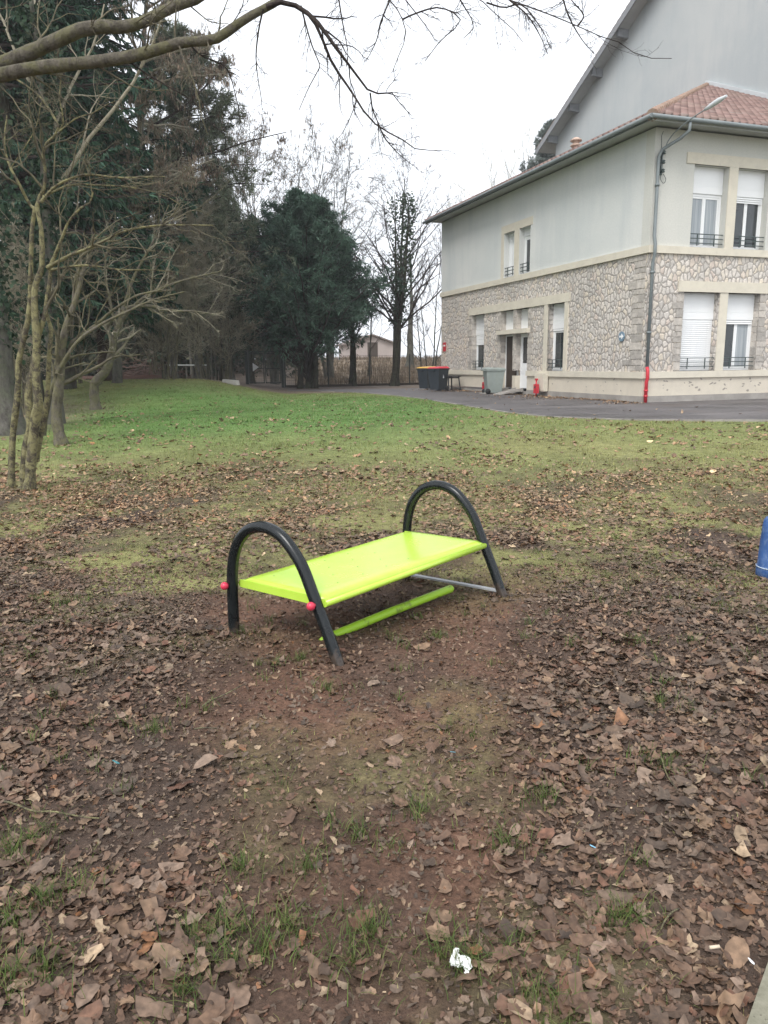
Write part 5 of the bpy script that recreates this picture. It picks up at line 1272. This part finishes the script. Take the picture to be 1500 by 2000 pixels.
PAL = np.array([(.138, .092, .064), (.108, .070, .050), (.056, .041, .031), (.150, .080, .054), (.225, .160, .108), (.190, .148, .118), (.34, .275, .195), (.205, .105, .052), (.078, .058, .046), (.165, .124, .095)])
PW = np.array([.19, .14, .10, .08, .14, .14, .035, .022, .08, .09]); PW /= PW.sum(); PAL = PAL * np.array([1.03, .94, .86])
def rotations(rg, m, tilt):
    yaw = rg.uniform(0, 2 * np.pi, m); tx = rg.normal(size=m) * tilt; ty = rg.normal(size=m) * tilt
    cy, sy = np.cos(yaw), np.sin(yaw); cx, sx = np.cos(tx), np.sin(tx); c2_, s2_ = np.cos(ty), np.sin(ty)
    Rz = np.zeros((m, 3, 3)); Rz[:, 0, 0] = cy; Rz[:, 0, 1] = -sy; Rz[:, 1, 0] = sy; Rz[:, 1, 1] = cy; Rz[:, 2, 2] = 1
    Rx = np.zeros((m, 3, 3)); Rx[:, 0, 0] = 1; Rx[:, 1, 1] = cx; Rx[:, 1, 2] = -sx; Rx[:, 2, 1] = sx; Rx[:, 2, 2] = cx
    Ry = np.zeros((m, 3, 3)); Ry[:, 1, 1] = 1; Ry[:, 0, 0] = c2_; Ry[:, 0, 2] = s2_; Ry[:, 2, 0] = -s2_; Ry[:, 2, 2] = c2_
    return Rx @ Ry @ Rz
KA = np.array([.823, 1.462])
def moss_only(x, y): return cover(x, y)[1]
def litter_density(x, y):
    """relative amount of leaves 0..1 over the ground"""
    side = np.abs(x - .02 * y)
    d = 1 - .95 * bare_w(x, y)
    d = d * np.interp(y, [0, 2.6, 3.6, 4.6, 5.5, 7, 9, 11, 15, 22, 32], [1, 1, .85, .75, .58, .44, .32, .16, .055, .022, .012]) * (1 - .45 * moss_only(x, y))
    d = d * (.18 + 1.2 * sstep(.34, .66, fnoise(x, y, .8, 304))) * (.6 + .8 * sstep(.35, .65, fnoise(x, y, .25, 308)))
    d = d + .55 * np.exp(-(((x + 3.6) / 1.2) ** 2 + ((y - 8.6) / .9) ** 2)) * (fnoise(x, y, .6, 309) > .4) + .5 * np.exp(-(((x + 1.2) / .5) ** 2 + ((y - 7.0) / .5) ** 2))
    lim = (np.stack([x, y], -1) - KA) @ nr; d = d * (lim < -.0)
    bx = ((x - CORN[0]) * math.cos(TH) + (y - CORN[1]) * math.sin(TH)) > -.15; d = np.where((y > 15) & bx, 0, d)
    return np.clip(d, 0, 1.15)
def scatter_xy(rg, y0, y1, m, wide=.60, pad=2.2):
    A = lambda q: wide * q * q / 2 + pad * q
    y = (-pad + np.sqrt(pad ** 2 + 2 * wide * rg.uniform(A(y0), A(y1), m))) / wide; x = (rg.random(m) * 2 - 1) * (wide * y + pad); return x, y
EVx = EC[:, 0]; EVy = EC[:, 1]
def on_asphalt(x, y): return y > np.interp(x, EVx, EVy)
def leaves(name, y0, y1, m, size, fn_mix, ntemp, tilt, lift, curl, seed, asph=.06, dens_pow=1.0, xy=None):
    rg = np.random.default_rng(seed); x, y = xy if xy else scatter_xy(rg, y0, y1, m)
    dn = litter_density(x, y) ** dens_pow; dn = np.where(on_asphalt(x, y), dn * asph, dn); k_ = (rg.random(len(x)) < dn) | bool(xy); x, y = x[k_], y[k_]
    VV = []; TT = []; QQ = []; CC = []; off = 0; tid = rg.integers(0, ntemp, len(x))
    for q in range(ntemp):
        fn = fn_mix[rg.integers(0, len(fn_mix))]; V, T, Qd = leaf_template(rg, fn, curl); s_ = tid == q; n_ = int(s_.sum())
        if not n_: continue
        px_, py_ = x[s_], y[s_]; R_ = rotations(rg, n_, tilt); sz = (size[0] + (size[1] - size[0]) * rg.random(n_) ** 1.5) * rg.choice([1, 1, 1, .7, 1.3], n_)
        W = np.einsum('mij,kj->mki', R_, V) * sz[:, None, None]
        lo = W[..., 2].min(1); base = np.where(on_asphalt(px_, py_), .30, ground_h(px_, py_))
        W[..., 2] += (base - lo * .72 + rg.random(n_) ** 1.6 * lift - .002)[:, None]; W[..., 0] += px_[:, None]; W[..., 1] += py_[:, None]
        pw = PW.copy(); c = PAL[rg.choice(len(PAL), n_, p=pw)] * rg.uniform(.5, 1.15, (n_, 1))
        red_ = sstep(.42, .62, fnoise(px_, py_, .45, 360))[:, None]; loc_ = np.array([.098, .075, .054]) * (1 - red_) + np.array([.135, .080, .052]) * red_; mx_ = rg.uniform(.0, .6, (n_, 1)); c = c * (1 - mx_) + loc_ * mx_
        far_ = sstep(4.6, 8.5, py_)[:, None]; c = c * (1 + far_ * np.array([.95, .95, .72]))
        shade = (.75 + .5 * rg.random((n_, len(V))))[..., None]
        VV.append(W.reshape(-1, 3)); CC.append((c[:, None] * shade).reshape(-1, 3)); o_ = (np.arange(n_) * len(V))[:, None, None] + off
        TT.append((T[None] + o_).reshape(-1, 3)); QQ.append((Qd[None] + o_).reshape(-1, 4)); off += n_ * len(V)
    return set_props(np_mesh(name, np.concatenate(VV), [np.concatenate(TT), np.concatenate(QQ)], MAT['litter'], col=np.concatenate(CC), smooth=True), kind='stuff')
leaves('leaf_litter', 1.1, 4.2, 27000, (.012, .040), [lobed, lobed, torn, torn, torn, oval], 44, .22, .015, .95, 311)
leaves('leaf_litter', 4.2, 9.5, 46000, (.014, .038), [torn, torn, lobed, oval], 24, .21, .013, .9, 312)
leaves('leaf_litter', 9.5, 33, 280000, (.026, .052), [torn, oval], 12, .26, .02, .9, 313)
leaves('leaf_crumbs', 1.1, 5.5, 190000, (.004, .016), [torn], 14, .4, .007, 1.0, 314, .06, .25)
leaves('leaf_crumbs', 5.5, 11, 95000, (.010, .026), [torn], 12, .35, .012, 1.0, 315, .06, .6)
u_ = rg.uniform(-.5, 14.5, 2600); v_ = -.05 - rg.exponential(.28, 2600) * (.4 + 1.4 * (fnoise(u_, u_ * 0, 1.4, 350) > .5))
leaves('wall_foot_litter', 0, 0, 0, (.012, .04), [torn, oval], 10, .3, .012, 1.0, 316, 1, 1, (CORN[0] + v_ * math.cos(TH) - u_ * math.sin(TH), CORN[1] + v_ * math.sin(TH) + u_ * math.cos(TH)))
ft = np.concatenate([p_[:2] + rg.normal(size=(34, 2)) * .075 for p_ in (FA, FB, FA2, FD)] + [(FA + TL * .5 + LN * q_)[:2] + rg.normal(size=(30, 2)) * [.3, .25] for q_ in (.2, .5, .8)])
leaves('leaf_litter', 0, 0, 0, (.012, .034), [torn, lobed], 12, .3, .012, 1.0, 317, 1, 1, (ft[:, 0], ft[:, 1]))
# ------------------------------------------------------------------ grass
def strip_blades(rg, pts, ln, wd, lean, segs=3):
    m = len(pts); az = rg.uniform(0, 2 * np.pi, m); d = np.stack([np.cos(az), np.sin(az), np.zeros(m)], -1); sd_ = np.stack([-np.sin(az), np.cos(az), np.zeros(m)], -1)
    V = []
    for i in range(segs + 1):
        t = i / segs; c = pts + d * (lean * ln * t ** 1.8)[:, None] + np.array([0, 0, 1.0]) * (ln * (t - .42 * lean * t ** 2))[:, None]; w_ = wd * (1 - t ** 1.5) + .0003
        V += [c - sd_ * w_[:, None] * .5, c + sd_ * w_[:, None] * .5]
    V = np.stack(V, 1); k_ = 2 * (segs + 1); b = (np.arange(m) * k_)[:, None]
    F = np.concatenate([b + np.array([[2 * i, 2 * i + 1, 2 * i + 3, 2 * i + 2]]) for i in range(segs)]); return V.reshape(-1, 3), F, k_
GC = [(.075, .115, .028), (.10, .13, .035), (.13, .145, .05), (.06, .10, .025)]
def grass(name, x, y, ln, wd, lean, cols, seed, segs):
    rg = np.random.default_rng(seed); m = len(x); pts = np.stack([x, y, ground_h(x, y) - .004], -1)
    V, F, k_ = strip_blades(rg, pts, rg.uniform(ln[0], ln[1], m), rg.uniform(wd[0], wd[1], m), rg.uniform(lean[0], lean[1], m), segs)
    c = cols if isinstance(cols, np.ndarray) else np.asarray(cols)[rg.integers(0, len(cols), m)]
    c = c * (1 + rg.normal(size=(m, 1)) * .2).clip(.5, 1.6)
    return set_props(np_mesh(name, V, [F], MAT['blades'], col=np.repeat(c, k_, 0)), kind='stuff')
rg = np.random.default_rng(320)
# near tufts (where the photograph shows them) and a few more
TUFT = [(385, 1830, 26), (440, 1815, 14), (60, 1640, 26), (15, 1660, 24), (20, 1800, 22), (570, 1815, 30), (600, 1700, 18), (465, 1700, 22), (160, 1730, 16), (720, 1820, 22), (1205, 1795, 26), (1240, 1790, 14), (1065, 1560, 18), (920, 1880, 30), (860, 1870, 22), (1300, 1500, 18), (820, 1590, 18), (990, 1650, 26), (700, 1640, 20), (360, 1940, 24), (90, 1900, 22), (20, 1910, 26), (1075, 1960, 22), (1240, 1260, 20), (1290, 1375, 16), (850, 1240, 18), (80, 1760, 18), (690, 1880, 18), (520, 1860, 20), (300, 1430, 18), (1350, 1260, 14), (640, 1350, 22), (470, 1240, 20), (590, 1290, 16), (130, 1180, 22)]
xs, ys, ls = [], [], []
for px, py, k_ in TUFT:
    p = onz(px, py, 0); r_ = .035 + .0016 * k_; m = k_ * 5; a = rg.uniform(0, 6.28, m); q = np.abs(rg.normal(size=m)) * r_; xs.append(p[0] + q * np.cos(a)); ys.append(p[1] + q * np.sin(a))
x, y = scatter_xy(rg, 1.2, 6.5, 260); m = 24
for a, b in zip(x, y):
    an = rg.uniform(0, 6.28, m); q = np.abs(rg.normal(size=m)) * .04; xs.append(a + q * np.cos(an)); ys.append(b + q * np.sin(an))
x, y = np.concatenate(xs), np.concatenate(ys); lim = ((np.stack([x, y], -1) - KA) @ nr) < 0; x, y = x[lim], y[lim]
grass('grass_tufts', x, y, (.025, .085), (.0016, .0038), (.25, 1.0), GC, 321, 3)
# thin mossy grass patches near and mid distance
x, y = scatter_xy(rg, 1.2, 9.5, 720000); lw, mw, sw, ww = cover(x, y)
pr = np.clip(.8 * mw + .55 * lw + .06, 0, 1) * (.35 + 1.0 * sstep(.35, .62, fnoise(x, y, .22, 66))) * np.where(y < 5, .55, .8); k_ = rg.random(len(x)) < pr; k_ &= ((np.stack([x, y], -1) - KA) @ nr) < 0
k_ &= ~(np.exp(-(((x - .0) / .75) ** 2 + ((y - 4.25) / .75) ** 2)) > rg.random(len(x)))
x, y = x[k_], y[k_]
grass('moss_grass', x, y, (.008, .030), (.0012, .003), (.3, 1.1), [(.28, .265, .10), (.23, .245, .085), (.32, .285, .145), (.17, .21, .065)], 322, 2)
# the lawn
x, y = scatter_xy(rg, 8.0, 34, 520000, .62, 2.0); lw, mw, sw, ww = cover(x, y); nz = fnoise(x, y, 1.0, 330)
k_ = (rg.random(len(x)) < lw * (.35 + .9 * nz)) & ~on_asphalt(x, y); x, y = x[k_], y[k_]
vv = (vivid_w(x, y) + .25 * rg.normal(size=len(x))).clip(0, 1)[:, None]; yel = np.array([.30, .29, .11]); gr_ = np.array([.088, .185, .036])
c = yel * (1 - vv) + gr_ * vv; strawm = (rg.random(len(x)) < .12)[:, None]; c = np.where(strawm, np.array([.27, .225, .13]), c)
hi = fnoise(x, y, .45, 333) > .56; grass('lawn_grass', x[~hi], y[~hi], (.015, .05), (.003, .008), (.3, 1.1), c[~hi], 331, 2); grass('lawn_tussocks', x[hi], y[hi], (.03, .095), (.004, .009), (.4, 1.2), c[hi] * .92, 332, 2)

# ------------------------------------------------------------------ single bits lying on the ground
def onground(px, py): p = onz(px, py, 0); return np.array([p[0], p[1], G(p[0], p[1])])
p = onground(900, 1893); t = empty('paper_tissue', tuple(p + [0, 0, .004]), 'crumpled white paper tissue lying in the grass tuft', 'litter', None, .6)
rg = np.random.default_rng(341); A_, B_ = 14, 10; mb = MB(); g_ = {}
for i in range(A_):
    for j in range(B_):
        u_, v_ = i / (A_ - 1) - .5, j / (B_ - 1) - .5; z = .006 * math.sin(u_ * 13 + v_ * 5) + .005 * math.sin(v_ * 11 - u_ * 7) + rg.normal() * .0016 + .02
        g_[i, j] = len(mb.v); mb.v.append((u_ * (.085 - .05 * abs(v_)) + rg.normal() * .003, v_ * (.058 - .03 * abs(u_ + .2)) + .012 * math.sin(u_ * 9) + rg.normal() * .002, z))
for i in range(A_ - 1):
    for j in range(B_ - 1): mb.f.append([g_[i, j], g_[i + 1, j], g_[i + 1, j + 1], g_[i, j + 1]]); mb.sm.append(False)
o = mb.build('sheet', painted('tissue', (.78, .79, .77), .9, .05), t); o.rotation_euler = (0, 0, -1.1)
o.scale = (.8, .8, .8)
for px, py, sz, col_, lab, cat in ((1466, 1894, .006, (.80, .82, .82), 'tiny white paper scrap beside the concrete kerb', 'litter'), (1157, 1668, .008, (.25, .55, .75), 'tiny pale blue scrap on the soil right of the centre', 'litter'), (885, 1488, .009, (.2, .42, .5), 'tiny blue green scrap near the brown patch in the middle', 'litter'), (228, 1503, .010, (.06, .22, .24), 'tiny teal scrap among the leaves at left', 'litter')):
    p = onground(px, py); t = empty('paper_scrap', tuple(p + [0, 0, .03]), lab, cat, 'paper scraps on the ground', rg.uniform(0, 3))
    mb = MB(); a = np.linspace(0, 2 * math.pi, 7, endpoint=False); pts = [(sz * math.cos(q) * rg.uniform(.7, 1.2), sz * 1.5 * math.sin(q) * rg.uniform(.7, 1.2)) for q in a]; mb.prism(pts, 'z', 0, .0015); o = mb.build('scrap', painted('scrap', col_, .7, .05), t); o.rotation_euler = (.5, .3, 0)
p = onground(1394, 1868); t = empty('cigarette_butt', tuple(p + [0, 0, .03]), 'pale cigarette butt lying on the leaves near the kerb', 'cigarette butt', None, .05)
mb = MB(); mb.tube([(-.013, 0, 0), (.013, 0, .002)], .0042, 10); mb.build('filter', painted('filter_paper', (.55, .47, .35), .9, .1), t)
for i, (pts, r_, lab) in enumerate([([(10, 1578), (60, 1592), (110, 1598), (195, 1608)], .004, 'pale thin twig on the leaves at the left edge'), ([(395, 1392), (430, 1372), (480, 1352)], .005, 'dark twig lying on the soil left of the centre'), ([(380, 1437), (425, 1436)], .004, 'short pale twig below the dark twig'), ([(1290, 1490), (1300, 1520), (1320, 1556)], .003, 'thin straw coloured twig sloping down the leaves at right'), ([(870, 1500), (900, 1492), (930, 1485)], .003, 'small bent twig beside the blue green scrap'), ([(1325, 1790), (1300, 1808), (1290, 1830)], .003, 'thin twig on the leaves above the kerb')]):
    P = np.array([onground(*q) + [0, 0, .022] for q in pts]); t = empty('twig', tuple(P[0]), lab, 'twig', 'fallen twigs on the ground'); mb = MB(); Q = catmull(P, 4); mb.tube([tuple(q - P[0] + [0, 0, .004 * math.sin(j)]) for j, q in enumerate(Q)], [r_ * (1 - .5 * j / len(Q)) for j in range(len(Q))], 6); mb.build('stick', MAT['lichen_bark'], t)

# ------------------------------------------------------------------ descriptions of the setting and of what nobody could count
def lab(name, pairs):
    os_ = [o for o in COL.objects if o.parent is None and o.name.split('.')[0] == name]
    for o, (l, c) in zip(os_, pairs): o['label'] = l; o['category'] = c
lab('ground', [('uneven ground of bare soil, moss and winter lawn rising to a low mound', 'ground')])
lab('driveway', [('grey asphalt forecourt running along the foot of the annex', 'driveway')])
lab('kerb_edging', [('pale worn edging strip between lawn and asphalt', 'kerb')])
lab('concrete_kerb', [('rough concrete kerb in the bottom right corner', 'kerb')])
lab('dry_weeds', [('straw coloured dry weeds in the meadow beyond the fence', 'weeds')])
lab('woodland', [('dim evergreen undergrowth of the wood behind the fence', 'wood')])
lab('woodland_trunks', [('crowded thin trunks and twigs deep in the wood', 'wood')])
lab('leaf_litter', [('large brown fallen leaves on the soil nearest the camera', 'leaves'), ('brown fallen leaves around and beyond the green bench', 'leaves'), ('small fallen leaves speckling the lawn', 'leaves'), ('few leaves caught round the bench feet and under its seat', 'leaves')])
lab('leaf_crumbs', [('crumbled leaf bits on the near soil', 'leaf bits'), ('crumbled leaf bits in the mossy grass beyond the bench', 'leaf bits')])
lab('wall_foot_litter', [('leaf bits blown against the foot of the annex wall', 'leaf bits')])
lab('grass_tufts', [('small green grass tufts in the near soil', 'grass')])
lab('moss_grass', [('short mossy olive grass among the leaves', 'grass')])
lab('lawn_grass', [('short green lawn between bench and forecourt', 'grass')])
lab('lawn_tussocks', [('longer tussocks standing up from the lawn', 'grass')])

# ------------------------------------------------------------------ pale haze volume, added to lift the dark tones of the woods
mb = MB(); mb.box(-300, 300, -90, 370, -2.0, 42.0); hz = mb.build('haze', MAT['white']); hz.data.materials.clear()
hm = bpy.data.materials.new('lifting_haze'); hm.use_nodes = True; t_ = hm.node_tree; t_.nodes.clear()
vol = t_.nodes.new('ShaderNodeVolumePrincipled'); vol.inputs['Color'].default_value = (.93, .95, .97, 1); vol.inputs['Density'].default_value = .0008
ho = t_.nodes.new('ShaderNodeOutputMaterial'); t_.links.new(vol.outputs[0], ho.inputs['Volume']); hz.data.materials.append(hm)
set_props(hz, 'thin pale haze volume added to lift the dark woods', 'haze', None, 'stuff')
